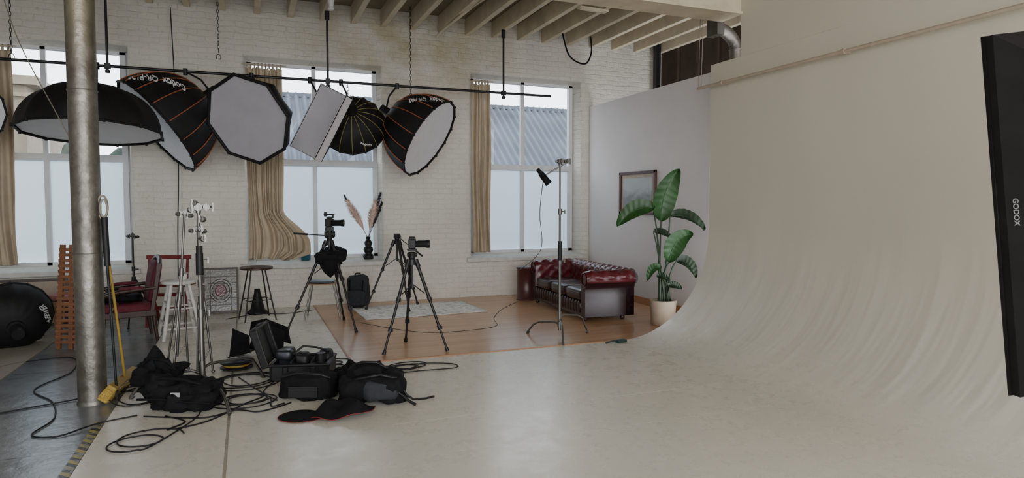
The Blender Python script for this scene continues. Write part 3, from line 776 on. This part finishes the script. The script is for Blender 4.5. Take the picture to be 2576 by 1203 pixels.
b=B();e2=CR*-.27+V((0,0,2.02));e3=CR*-.13+V((0,0,1.84));ax=(e3-e2).normalized();b.tube([e2,e2+ax*.05,e2+ax*.07,e3],[.022,.026,.035,.045],16);b.blob(e1+V((-.02,-.02,0)),(.06,.06,.08),.8,.01,5);b.ob('small_lamp',M['black'],t)
t=cstand((-.37,5.98,.0),[(-.15,5.38),(-.92,6.12),(.12,6.42)],1.58,'chrome c-stand weighted with black sandbags on its legs')
b=B();b.cyl((0,0,1.02),(0,0,1.20),.03);b.cyl((0,0,1.20),(0,0,1.26),.026);b.ob('grip_sleeve',M['blackp'],t)
for k,(dx,dz) in enumerate(((-.06,-.02),(.03,-.10),(.015,-.18),(-.03,.03),(.04,-.26))):
    b=B();c0=CR*dx+V((0,-.02,1.58+dz));gripknuckle(b,c0,.024,(.3*(-1)**k,-1,.1));b.cyl((0,0,c0.z),c0,.012,n=8);b.ob('clamp',M['chrome'],t)
def lightstand(loc,h,spread,label,rz=0,m='chrome',lean=0):
    t=T('light_stand',label,'light stand',loc,rz);t.rotation_euler=(0,lean,rz)
    for k in range(3):
        a=2*pi*k/3+.4;d=V((math.cos(a),math.sin(a),0))
        b=B();b.cyl(d*.03+V((0,0,h*.5)),d*spread+V((0,0,.01)),.0105,n=10);b.cyl(d*.02+V((0,0,.16)),d*(spread*.66)+V((0,0,h*.17)),.006,n=8);b.blob(d*spread+V((0,0,.015)),(.035,.035,.03),1,0,1,nu=10,nv=6);b.ob('leg',M[m],t)
    b=B();b.cyl((0,0,.14),(0,0,h*.6),.014);b.cyl((0,0,h*.6),(0,0,h),.011);b.cyl((0,0,h*.48),(0,0,h*.54),.026);b.cyl((0,0,h*.6),(0,0,h*.65),.022);b.cyl((0,0,h*.62),(.06,0,h*.62),.008);b.ob('pole',M[m],t)
    b=B();b.cyl((-.06,0,h-.02),(.06,0,h-.02),.01,n=8);gripknuckle(b,(0,0,h),.024,(.2,-1,0));gripknuckle(b,(.05,0,h-.03),.02,(-.4,-1,0));gripknuckle(b,(-.05,0,h-.02),.02,(.5,-1,0));b.ob('clamp',M[m],t)
lightstand((-.66,7.0,0),1.53,.11,'tall chrome light stand with grip clamps at its top',0,'chrome',.07)
lightstand((-.40,6.75,0),1.38,.08,'slim chrome light stand standing among the sandbags',0,'chrome',-.02)
lightstand((-1.42,10.0,-.02),1.22,.30,'small black light stand behind the red armchair',0,'blackm')

# ------------------------------------------------------------------ bags on the floor
t=T('sandbag','black saddle sandbag slumped over a stand leg','sandbag',(-.48,5.72,0),RZ)
b=B();b.blob((-.02,0,.12),(.56,.34,.22),.6,.05,8,0,seed=1,nu=56,nv=28);b.blob((.12,-.05,.09),(.36,.30,.17),.6,.05,8,.3,seed=2,nu=40,nv=20);b.blob((-.16,.0,.15),(.22,.28,.24),.7,.06,8,.3,seed=4,nu=40,nv=20);b.ob('bag_body',M['black'],t)
b=B();b.tube([(-.25,-.1,.22),(-.1,-.16,.27),(.05,-.15,.26),(.2,-.1,.2)],.012,6);b.tube([(-.3,-.15,.1),(-.1,-.2,.12),(.1,-.21,.10),(.28,-.18,.08)],.010,6);b.ob('strap',M['black'],t)
b=B();b.box((.02,-.195,.15),(.07,.005,.035));b.ob('label_patch',M['diffg'],t)
t=T('sandbag','black sandbag with pointed flap propped upright','sandbag',(-.66,5.98,.18),RZ)
b=B()
b.blob((0,0,.05),(.34,.22,.20),.7,.06,8,.2,seed=5,nu=40,nv=22);b.lathe([(.10,.08),(.08,.15),(.045,.22),(.01,.27)],(-.06,0,0),10);b.ob('bag_body',M['black'],t)
b=B();b.tube([(-.14,-.05,.12),(-.05,-.1,.19),(.08,-.08,.16),(.15,-.05,.06)],.012,6);b.ob('strap',M['black'],t)
t=T('hard_case','open black hard case with camera gear and padded dividers','case',(.47,6.38,0),RZ+.12)
b=B();w,d,h=.50,.42,.16
b.box((0,0,.012),(w,d,.024))
for x,y,sx,sy in((0,-d/2,w,.03),(0,d/2,w,.03),(-w/2,0,.03,d),(w/2,0,.03,d)): b.box((x,y,h/2),(sx,sy,h))
b.box((0,-d/2,h-.015),(w+.05,.05,.025));b.box((w/2,0,h-.015),(.05,d,.025));b.box((.12,-d/2-.025,.10),(.05,.02,.07));b.box((-.12,-d/2-.025,.10),(.05,.02,.07))
b.ob('case_body',M['blackp'],t,bevel=.01)
b=B();b.box((-.08,0,.10),(.012,d-.04,.14));b.box((.10,0,.10),(.012,d-.04,.14));b.box((0,.02,.10),(w-.04,.012,.14));b.box((0,0,.05),(w-.04,d-.04,.07));b.ob('padded_divider',M['grey'],t)
Rm=Matrix.Rotation(math.radians(-17),3,'Y')
def lp(x,y,z): return Rm@V((x,y,z))+V((-w/2-.02,0,h-.03))
b=B();b.box(lp(-.05,0,.18),(.02,d,.36),Rm);
b.box(lp(-.025,-d/2,.18),(.07,.025,.36),Rm);b.box(lp(-.025,d/2,.18),(.07,.025,.36),Rm);b.box(lp(-.025,0,.36),(.07,d,.025),Rm)
for k in range(4): b.box(lp(-.07,-.15+.1*k,.18),(.02,.03,.33),Rm)
b.box(lp(-.02,0,.38),(.03,.14,.02),Rm)
b.ob('lid',M['blackp'],t,bevel=.008)
b=B();b.blob((-.17,.1,.18),(.14,.14,.14),.5,.01,5);b.blob((.0,-.08,.18),(.13,.16,.11),.5,.01,5);b.blob((.18,.08,.17),(.13,.16,.11),.6,.02,5);b.cyl((.17,-.1,.10),(.17,-.1,.23),.045);b.tube([(-.1,-.1,.2),(0,-.02,.28),(.12,0,.26),(.2,.05,.22)],.01,6);b.ob('camera_gear',[M['blackp']],t,)
b=B();b.blob((-.16,-.09,.22),(.16,.13,.10),.5,.005,5);b.ob('battery_pouch',M['laptop'],t)
t=T('barn_door_lamp','black studio lamp with open barn doors resting on floor','lamp',(.14,7.30,0),RZ)
b=B();b.lathe([(0,-.12),(.09,-.12),(.10,-.05),(.10,.08),(.11,.10),(.0,.10)],(0.0,0,.15),24,mtx=Matrix.Rotation(-1.2,3,'Y'));b.ob('lamp_housing',M['blackp'],t)
for pts in([(-.10,-.12,.25),(-.10,.12,.25),(-.02,.16,.38),(-.06,-.16,.40)],[(-.10,-.12,.08),(-.10,.12,.08),(-.32,.15,.02),(-.32,-.15,.03)],[(-.10,-.12,.08),(-.10,-.12,.25),(-.24,-.2,.34),(-.28,-.2,.05)],[(-.02,.14,.38),(.22,.10,.30),(.26,.08,.12),(.0,.1,.2)],[(.02,-.1,.38),(.26,-.12,.30),(.24,-.1,.10),(.0,-.12,.12)]):
    b=B();b.add(pts,[(0,1,2,3)],False);b.ob('barn_door',M['black'],t,solid=.008)
t=T('camera_bag','low black padded camera bag on the white floor','bag',(.45,5.64,0),RZ)
b=B();b.blob((0,0,.10),(.44,.28,.20),.42,.025,7,0,seed=9,nu=44,nv=24);b.ob('bag_body',M['black'],t)
b=B();b.tube([(-.2,-.1,.19),(-.05,-.13,.23),(.12,-.12,.22),(.2,-.08,.18)],.012,6);b.box((0,-.145,.08),(.24,.03,.09));b.ob('strap',M['blackp'],t,bevel=.005)
b=B();b.blob((0,0,.07),(.44,.26,.16),.8,.07,8,.3,seed=12,nu=48,nv=24);b.blob((.12,.12,.08),(.3,.25,.16),.8,.07,8,.0,seed=13,nu=40,nv=20);b.ob('folded_jacket',M['black'],loc=(.68,5.78,.0),rot=(0,0,RZ),label='crumpled black jacket between the camera bags',cat='jacket')
t=T('backpack','black camera backpack lying on the white floor','backpack',(.95,5.36,0),RZ)
b=B();b.blob((0,0,.12),(.50,.42,.23),.48,.035,6,.12,seed=21,nu=56,nv=28);b.blob((-.06,.04,.22),(.32,.28,.16),.65,.04,7,.1,seed=22,nu=40,nv=20);b.ob('bag_body',M['black'],t)
b=B();b.blob((.08,-.15,.12),(.28,.14,.15),.45,.02,6,.12,seed=23);b.ob('front_pocket',M['grey'],t)
b=B();b.tube([(-.22,-.14,.15),(-.1,-.2,.22),(.08,-.18,.25),(.23,-.1,.19)],.012,6);b.tube([(-.18,.0,.28),(-.1,-.03,.315),(.02,-.02,.31),(.1,.02,.25)],.012,6);b.tube([(.22,-.1,.16),(.28,-.12,.07),(.33,-.1,.03),(.42,-.02,.012),(.48,.04,.012)],.009,6);b.tube([(.22,-.15,.10),(.31,-.16,.03),(.36,-.18,.01)],.012,6);b.ob('strap',M['blackp'],t)
def disc(loc,rx,ry,crump,rz,label,seed):
    t=T('reflector_pouch',label,'reflector pouch',loc,rz)
    b=B()
    def fn(u,v):
        a=2*pi*u;q=v;x=rx*q*math.cos(a);y=ry*q*math.sin(a);z=.03*(1-q**4)+crump*max(0,noise.noise(V((x*6,y*6,seed)))+.35)*(1-q*.6)+.006
        return V((x,y,z))
    b.grid(fn,48,12,0,True,True);b.ob('pouch',M['black'],t)
    b=B();b.tube([(fn(k/48,1)) +V((0,0,.003)) for k in range(48)],.0025,6,True);b.ob('piping',M['red'],t)
disc((.35,5.10,0),.17,.14,.0,RZ,'round black reflector pouch with red piping, lying flat',1)
disc((.64,5.05,0),.25,.18,.18,RZ+.25,'crumpled black reflector pouch with red edging',5)

# ------------------------------------------------------------------ cables
def cable(pts,label,r=.006,m='blackp',name='cable',cat='cable'):
    pts=[(p[0],p[1],p[2] if len(p)>2 else r) for p in pts]
    b=B();b.tube(cr(pts),r,6);return b.ob(name,M[m],label=label,cat=cat)
def coil(c,r,n,label,ry=None,tail=None,seed=0):
    rnd=random.Random(seed);pts=[]
    for k in range(n*10):
        a=2*pi*k/10;rr=r*(1+.2*math.sin(a*.37+seed)+rnd.uniform(-.05,.05))
        pts.append((c[0]+rr*math.cos(a)+.06*math.sin(k*.11+seed),c[1]+(ry or r)*(rr/r)*math.sin(a)+.05*math.cos(k*.17),.007+.0015*k/10))
    if tail: pts+=tail
    b=B();b.tube(cr(pts,3),.0055,6);b.ob('cable_coil',M['blackp'],label=label,cat='cable')
coil((1.40,6.32),.17,3,'black cable coiled loosely on the white floor',.10,[(1.6,6.38,.008),(1.88,6.25,.008),(1.86,6.08,.008),(1.5,6.1,.008),(1.2,6.05,.008)],1)
coil((-.70,4.98),.17,2,'loop of thin black cable on the white floor',.16,[(-.4,5.3,.008),(-.35,5.6,.008)],2)
coil((.0,6.35),.26,3,'tangled black cable beside the open case',.25,[(.1,5.9,.008),(.2,5.6,.008)],3)
coil((-.02,5.72),.20,3,'tangled black cable between sandbag and camera bag',.16,[(.15,5.45,.008),(.25,5.5,.008)],4)
coil((-.90,6.2),.17,2,'tangled black cable beside the sandbags',.28,[(-.7,6.2,.008)],6)
coil((.75,6.75),.12,2,'small loop of black cable behind the open case',.10,[(.95,6.5,.008),(1.1,6.4,.008)],8)
cable([(-.75,5.55),(-.5,5.42),(-.3,5.35),(-.1,5.45),(.05,5.35),(.2,5.42),(.3,5.5)],'black cable lying in front of the sandbag')
cable([(-.6,5.5),(-.45,5.3),(-.55,5.15),(-.3,5.25),(-.05,5.6),(.1,5.8),(.02,6.1),(-.1,6.5)],'black cable looping across the white floor')
cable([(-2.4,7.6,-.012),(-2.2,8.0,-.012),(-1.75,8.1,-.012),(-1.6,7.4,-.012),(-1.75,6.8,-.012),(-1.5,6.3,-.012),(-1.38,5.8,-.012),(-1.43,5.45,-.012),(-1.25,5.35,-.012),(-1.06,5.5,.0),(-.8,5.6)],'black cable trailing across the dark floor')
cable([(-3.0,6.0,-.012),(-2.2,6.0,-.012),(-1.5,6.25,-.012),(-1.1,6.4,.0),(-.85,6.3)],'thin black cable across the dark floor')
cable([(1.40,8.9),(1.8,8.2),(2.1,7.9),(2.5,7.85),(3.0,8.0),(3.2,8.6),(3.6,9.3),(4.1,9.9)],'thin black cable running over the wood floor',.005)
cable([(-.3,9.9),(.1,10.2),(.5,10.1),(.9,10.3)],'thin cable along the wall base',.005)
cable([V((3.47,7.06,1.9))+CR*-.2,V((3.47,7.06,1.5))+CR*-.24,V((3.60,7.9,1.0)),V((3.9,9.3,.6)),V((4.2,9.95,.57))],'thin cable drooping from the boom lamp',.004)
cable([(-.95,10.6,.0),(-.93,10.6,1.2),(-.90,10.6,2.4),(-.95,10.6,4.4)],'thin grey cable hanging down the brick wall',.008,'grey')
cable([(-2.5,8.65,4.45),(-2.07,7.85,3.30),(-1.50,6.85,2.34),(-1.17,6.32,1.80)],'cream cord stretched from ceiling to the column',.005,'rope','cord','cord')
t=T('cable_reel','small black and yellow cable reel on the floor','cable reel',(-.12,6.85,.0))
b=B();b.lathe([(0,.02),(.15,.02),(.15,.03),(.10,.03),(.10,.07),(.15,.07),(.15,.08),(0,.08)],n=28);b.ob('drum',M['blackp'],t)
b=B();b.tube([(.115*math.cos(a*pi/12),.115*math.sin(a*pi/12),.05) for a in range(24)],.012,6,True);b.ob('wound_cable',M['ywood'],t)
b=B();b.box((0,0,.02),(.13,.06,.03),.2);b.tube([(-.06,0,.03),(-.12,.02,.02),(-.2,.0,.01)],.01);b.ob('gaffer_tape_scrap',M['green'],loc=(4.0,6.52,0),label='dark green scrap of tape at the curve edge',cat='tape')

# ------------------------------------------------------------------ stools and chairs
t=T('bar_stool','round wooden seat bar stool with thin metal legs','stool',(.11,9.78,0),.2)
b=B();b.lathe([(0,.70),(.2,.70),(.215,.705),(.22,.72),(.215,.735),(.2,.74),(0,.735)],n=32);b.ob('seat',M['dwood'],t)
for k in range(4):
    a=pi/4+k*pi/2;b=B();b.cyl((.13*math.cos(a),.13*math.sin(a),.70),(.29*math.cos(a),.29*math.sin(a),.0),.010);b.ob('leg',M['blackm'],t)
b=B();b.tube([(.225*math.cos(pi/4+k*pi/2),.225*math.sin(pi/4+k*pi/2),.28) for k in range(4)],.007,8,True);b.ob('footrest',M['blackm'],t)
t=T('plywood_chair','pale plywood chair with metal legs holding a laptop','chair',(.98,9.55,0),RZ+.2)
b=B();b.grid(lambda u,v:V(((u-.5)*.42*(1-.1*v),(v-.5)*.42,.50+.015*(abs(u-.5)*2)**2-.01*math.sin(v*pi))),14,14);b.ob('seat',M['oak'],t,solid=.014)
b=B()
def bk(u,v):
    return V((.19+.04*v+.03*math.cos((u-.5)*pi)*1.0,(u-.5)*.38*(1-.25*(2*v-1)**4),.60+.34*v))
b.grid(bk,16,14);b.ob('backrest',M['oak'],t,solid=.014)
for sx,sy in((-1,-1),(-1,1),(1,-1),(1,1)):
    b=B();b.cyl((sx*.15,sy*.17,.49),(sx*.24,sy*.22,.0),.010);
    if sx>0:b.tube([(.15,sy*.12,.49),(.21,sy*.12,.55),(.23,sy*.12,.75)],.009,8)
    b.ob('leg',M['chrome'],t)
b=B();b.box((0,0,0),(.34,.24,.016));b.ob('laptop',M['laptop'],loc=(.96,9.52,.525),rot=(0,0,RZ+.2),bevel=.004,label='closed dark laptop lying on the chair seat',cat='laptop')
t=T('backpack','charcoal grey backpack standing against the wall','backpack',(1.58,10.28,0),RZ)
b=B();b.blob((0,0,.25),(.34,.24,.50),.5,.02,5,0,seed=31,nu=40,nv=26);b.ob('bag_body',M['grey'],t)
b=B();b.blob((0,-.12,.17),(.26,.10,.24),.5,.015,6,0,seed=32);b.ob('front_pocket',M['grey'],t)
b=B();b.tube([(-.06,0,.49),(-.03,0,.54),(.03,0,.54),(.06,0,.49)],.01,6);b.tube([(-.1,-.11,.44),(-.1,-.15,.3),(-.1,-.12,.1)],.01,6);b.tube([(.1,-.11,.44),(.1,-.15,.3),(.1,-.12,.1)],.01,6);b.ob('strap',M['black'],t)
t=T('stained_glass_panel','leaded stained glass panel with red roundel leaning on wall','stained glass panel',(-.38,10.52,0),0)
t.rotation_euler=(math.radians(-12),0,0)
b=B();w,h=.46,.66
b.box((0,.0,h/2),(w-.03,.008,h-.03));b.ob('glass',M['stained'],t)
b=B()
for x in(-w/2,w/2): b.box((x,0,h/2),(.03,.025,h+.03))
for z in(0.015,h): b.box((0,0,z),(w,.025,.03))
for x in(-.14,.14): b.box((x,-.006,h/2),(.008,.008,h))
for z in(.12,.22,.44,.54): b.box((0,-.006,z),(w,.008,.008))
for rr_ in(.075,.12,.15): b.tube([(rr_*math.cos(a*pi/16),-.007,.33+rr_*1.15*math.sin(a*pi/16)) for a in range(32)],.005,6,True)
b.ob('lead_frame',M['dwood'],t)
b=B();b.lathe([(0,0),(.15,0),(.15,.02),(.10,.06),(.07,.2),(.045,.3),(.04,.36),(0,.36)],n=24);b.ob('snoot',M['blackp'],loc=(.12,10.32,0),label='black conical lamp snoot standing on the floor',cat='snoot')
def woodstool(name,loc,h,sr,sp,m,label,rz):
    t=T(name,label,'stool',loc,rz)
    b=B();b.lathe([(0,h-.04),(sr*.95,h-.04),(sr,h-.03),(sr,h-.005),(sr*.95,h),(0,h)],n=28);b.ob('seat',m,t)
    L=[]
    for k in range(4):
        a=pi/4+k*pi/2;p0=V((sr*.7*math.cos(a),sr*.7*math.sin(a),h-.03));p1=V((sp*math.cos(a),sp*math.sin(a),0));L.append((p0,p1))
        b=B();b.cyl(p0,p1,.019,.023,n=12);b.ob('leg',m,t)
    for k in range(4):
        for zf in((.35,.7) if k%2 else (.45,.8)):
            p=L[k][0].lerp(L[k][1],zf);q=L[(k+1)%4][0].lerp(L[(k+1)%4][1],zf);b=B();b.cyl(p,q,.012,n=10);b.ob('rung',m,t)
    return t
woodstool('white_stool',(-.78,8.80,0),.69,.19,.29,M['whitep'],'worn white painted wooden stool',.25)
b=B();b.blob((0,0,.05),(.07,.07,.12),.9,0,1);b.cyl((0,0,.08),(0,0,.16),.012);b.ob('spray_bottle',M['whitep'],loc=(-.72,8.82,.69),label='small white bottle standing on the white stool',cat='bottle')
t=T('red_folding_chair','red painted wooden folding high chair near the wall','chair',(-.95,9.75,0),-.3)
for sx in(-1,1):
    b=B();b.beam((sx*.24,-.2,0),(sx*.24,-.05,.92),.028,.028);b.beam((sx*.24,.22,0),(sx*.24,-.12,.56),.028,.028);b.ob('leg',M['redpaint'],t)
b=B();b.box((0,0,.54),(.50,.34,.03));b.ob('seat',M['redpaint'],t)
for c_,s_ in(((0,-.05,.91),(.56,.03,.05)),((0,-.17,.25),(.48,.03,.05)),((0,.12,.2),(.48,.03,.05)),((0,-.15,.42),(.48,.03,.04))):
    b=B();b.box(c_,s_);b.ob('rail',M['redpaint'],t)
t=T('armchair','vintage armchair in crimson upholstery with dark wooden arms','armchair',(-1.36,8.95,-.02),math.radians(14))
b=B();b.blob((0,0,.40),(.58,.56,.14),.35,.01,4,nu=36,nv=14);b.ob('seat',M['redcloth'],t)
b=B();R=Matrix.Rotation(math.radians(10),3,'Y');b.blob((.29,0,.70),(.11,.50,.50),.4,.01,4,R,nu=36,nv=20);b.ob('backrest',M['redcloth'],t)
b=B()
for y in(-.27,.27): b.beam((.24,y,.36),(.33,y,.93),.045,.045)
b.tube([(.33,-.28,.91),(.35,-.15,.97),(.35,0,.99),(.35,.15,.97),(.33,.28,.91)],.026,8);b.box((0,-.27,.34),(.56,.04,.07));b.box((0,.27,.34),(.56,.04,.07));b.box((-.27,0,.34),(.04,.5,.07))
b.ob('frame',M['dwood'],t,bevel=.006)
for y in(-.30,.30):
    b=B();b.tube([(.28,y,.64),(.1,y,.63),(-.12,y*1.05,.61),(-.24,y*1.08,.58),(-.27,y*1.05,.54)],[.02,.024,.026,.028,.018],10);b.tube([(-.18,y*1.03,.59),(-.12,y,.48),(-.2,y,.36)],.018,8);b.ob('armrest',M['dwood'],t)
    b=B();b.blob((.03,y,.65),(.26,.06,.04),.6,0,1);b.ob('arm_pad',M['redcloth'],t)
for x,y in((-.25,-.26),(-.25,.26),(.26,-.25),(.26,.25)):
    b=B();b.tube([(x,y,.34),(x*1.03,y*1.03,.2),(x*1.12,y*1.05,0)],[.03,.024,.016],8);b.ob('leg',M['dwood'],t)
b=B();b.blob((0,0,.06),(.42,.44,.12),.7,.05,8,0,seed=41,nu=40,nv=20);b.ob('folded_coat',M['black'],loc=(-1.40,8.95,.45),label='crumpled dark coat lying on the armchair seat',cat='coat')
t=T('slatted_wooden_rack','folded slatted pine deckchair frame standing upright','wooden rack',(-1.86,8.62,-.02),RZ)
for x in(-.14,.0,.14):
    b=B();b.beam((x,0,0),(x*.75,.08,1.17),.05,.03);b.ob('upright',M['pine'],t)
b=B()
for k in range(18):
    z=.08+k*.061;f=1-.25*z/1.2;b.box((0,-.02+.08*z/1.2,z),(.34*f,.02,.034))
b.ob('slats',M['pine'],t,bevel=.003)
t=T('low_side_chair','small wooden chair with a faded pink cushion','chair',(-2.14,9.75,-.02),-.2)
b=B();b.blob((0,0,.46),(.44,.42,.08),.4,.005,4);b.ob('seat',M['pinkcloth'],t)
for x,y in((-.2,-.18),(-.2,.18),(.2,-.18),(.2,.18)):
    b=B();b.beam((x,y,0),(x,y,.44),.04,.04);b.ob('leg',M['oak'],t)
b=B();b.box((0,-.19,.39),(.40,.025,.06));b.box((0,.19,.39),(.40,.025,.06));b.box((-.2,0,.39),(.025,.36,.06));b.box((.2,0,.39),(.025,.36,.06));b.ob('apron',M['oak'],t)
softbox((-2.52,9.05,.33),V((-.35,.9,.25)).normalized(),.40,.36,16,None,M['diff'],'black folded softbox resting on the floor',0,('NEEWER',-.25,.8,.55,.055,.35),vert=True)
t=T('dark_picture_frame','dark framed board leaning under the window','frame',(-2.75,10.45,-.02))
t.rotation_euler=(math.radians(-10),0,0)
b=B()
for x in(-.45,.45): b.box((x,0,.3),(.035,.03,.6))
for z in(.0,.6): b.box((0,0,z+.01),(.93,.03,.035))
b.ob('frame_moulding',M['dwood'],t)
b=B();b.box((0,.01,.3),(.88,.006,.58));b.ob('board',M['pot'],t)

# ------------------------------------------------------------------ vase on sill
t=T('bobble_vase','black stacked bobble vase with pink pampas and dark feathers','vase',(1.84,10.86,.705),RZ)
b=B();b.lathe([(0,0),(.07,.0),(.085,.035),(.075,.075),(.05,.095),(.07,.125),(.08,.155),(.07,.19),(.045,.21),(.058,.24),(.062,.27),(.05,.30),(.03,.32),(.04,.37),(.028,.37),(.025,.33),(0,.33)],n=28);b.ob('vase_body',M['blackp'],t)
def plume(name,p0,p1,r,m,fl=1.5):
    p0,p1=V(p0),V(p1);b=B();n=14
    pts=[p0.lerp(p1,k/n)+V((.0,0,.0)) for k in range(n+1)]
    rs=[.004 if k<5 else r*math.sin(pi*min(1,(k-4)/(n-4)*.93))**.7+.003 for k in range(n+1)]
    b.tube(pts,rs,10)
    d=(p1-p0)
    rnd=random.Random(int(r*1e4)+int(p1.x*100))
    for k in range(200):
        s=rnd.uniform(.36,.99);c=p0+d*s;rr_=r*fl*math.sin(pi*min(1,(s-.3)/.7*.93))**.7+.01
        a=rnd.uniform(0,2*pi);o=d.normalized().cross(V((0,1,0)));q=c+(o*math.cos(a)+V((0,1,0))*math.sin(a))*rr_+d.normalized()*.05
        b.tube([c,q],[.006,.001],4,cap=False)
    b.ob(name,M[m],t)
plume('pampas_plume',(0,0,.34),(-.34,0,.96),.036,'pampas',2);plume('pampas_plume',(0,0,.34),(-.24,-.02,.84),.032,'pampas',2)
plume('pampas_plume',(0,0,.34),(.13,-.02,.95),.036,'pampas',2);plume('pampas_plume',(0,0,.34),(.08,.02,.84),.032,'pampas',2)
plume('feather',(0,.02,.34),(-.38,.02,1.03),.014,'feather');plume('feather',(0,.02,.34),(.20,.02,1.07),.018,'feather');plume('feather',(0,0,.34),(.23,.02,.93),.016,'feather')
b=B();b.lathe([(0,0),(.07,0),(.08,.20),(.07,.21),(.06,.02)],n=24);b.ob('blue_tub',M['blue'],loc=(.86,10.93,.705),label='small blue plastic tub on the window sill',cat='tub')

# ------------------------------------------------------------------ ceiling bits
def chain(x,y,z0,z1,label,hook=True):
    b=B();n=int((z1-z0)/.05)
    for k in range(n):
        z=z1-.05*k;q=k%2
        b.tube([(x+(.013*math.cos(a*pi/4) if q else 0),y+(0 if q else .013*math.cos(a*pi/4)),z-.025+.03*math.sin(a*pi/4)) for a in range(8)],.004,5,True)
    if hook: b.tube([(x+.03*math.cos(a*pi/5-1.0),y,z0-.03+.04*math.sin(a*pi/5-1.0)) for a in range(9)],.005,6)
    b.ob('hanging_chain',M['blackm'],label=label,cat='chain')
chain(-.33,10.35,3.73,4.72,'dark metal chain hanging from a ceiling joist')
chain(2.45,10.35,3.35,4.72,'dark metal chain hanging from a ceiling joist')
chain(1.45,10.2,3.1,3.42,'short metal chain hook hanging off the rail')
chain(-2.65,9.9,3.45,4.72,'steel hook and chain hanging near the window')
b=B();b.tube(cr([(4.95,10.0,4.46),(5.05,10.0,4.15),(5.2,10.0,4.02),(5.4,10.0,4.0),(5.5,10.0,4.2),(5.48,10.0,4.46)]),.014,8);b.ob('hanging_strap',M['black'],label='black strap looped between two ceiling joists',cat='strap')
b=B();b.tube(cr([(2.95,10.6,4.35),(3.0,10.3,4.42),(3.05,9.6,4.44),(3.15,9.3,4.52),(3.2,8.3,4.5),(3.2,7.0,4.5)]),.022,10);b.ob('conduit_pipe',M['joist'],label='cream painted conduit running along the ceiling joists',cat='pipe')
b=B();b.box((0,0,0),(.5,.10,.03));b.box((0,0,-.02),(.44,.06,.02));b.ob('batten_fitting',M['joist'],loc=(4.75,8.6,4.452),rot=(0,0,.1),bevel=.006,label='small cream batten fitting fixed under the joists',cat='light fitting')
b=B();b.cyl((0,0,0),(0,0,.12),.03,.05);b.blob((0,0,-.02),(.09,.09,.06),1,0,1);b.ob('smoke_detector',M['frame'],loc=(1.15,9.6,4.36),label='small white sensor fixed under a joist',cat='sensor')
t=T('ventilation_duct','silver galvanised duct elbow rising behind the curved wall','duct',(5.62,6.55,3.0))
b=B();b.tube(cr([(0,0,-.2),(0,0,.45),(-.04,0,.6),(-.16,0,.70),(-.3,.0,.74)],6),.075,20)
for z in(.3,.5): b.tube([(.08*math.cos(a*pi/12),.08*math.sin(a*pi/12),z) for a in range(24)],.01,6,True)
b.ob('duct_pipe',M['duct'],t)
b=B();b.box((-.32,0,.74),(.1,.2,.2));b.ob('duct_collar',M['chrome'],t)
t=T('backdrop_pole','white painted pole fixed along the top of the curved wall','pole',(5.2,0,3.03))
b=B();b.cyl((0,-2,0),(0,6.74,0),.018,n=14);b.ob('pole_tube',M['pot'],t)
for y in(6.3,4.6,2.6,.5):
    b=B();b.box((.03,y,0),(.10,.03,.03));b.cyl((0,y-.02,0),(0,y+.02,0),.026,n=14);b.ob('bracket',M['pot'],t)
b=B();b.tube([(0,6.72,0),(0,6.72,.55),(0.03,6.72,1.42)],.005,6);b.tube([(0.02,6.70,0),(0.03,6.70,.55),(0.05,6.72,1.42)],.004,6);b.ob('rope',M['rope'],t)

# ------------------------------------------------------------------ light
w=bpy.data.worlds.new('world');bpy.context.scene.world=w;w.use_nodes=True;nt=w.node_tree
bg=nt.nodes['Background']
tc=nt.nodes.new('ShaderNodeTexCoord');sp=nt.nodes.new('ShaderNodeSeparateXYZ');nt.links.new(tc.outputs['Generated'],sp.inputs[0])
f=ramp(nt,sp.outputs[2],0,.6);c=mixrgb(nt,f,(.92,.95,1.0),(.80,.86,.94));nt.links.new(c,bg.inputs[0]);bg.inputs[1].default_value=5.4
def area(name,loc,tgt,sx,sy,power,col):
    l=bpy.data.lights.new(name,'AREA');l.shape='RECTANGLE';l.size=sx;l.size_y=sy;l.energy=power;l.color=col
    o=bpy.data.objects.new(name,l);COL.objects.link(o);o.location=loc;o.rotation_euler=(V(tgt)-V(loc)).to_track_quat('-Z','Y').to_euler()
area('rear_window_light',(1.2,-3.6,2.3),(2.2,9,1.0),3.6,2.4,125,(1,.93,.83))
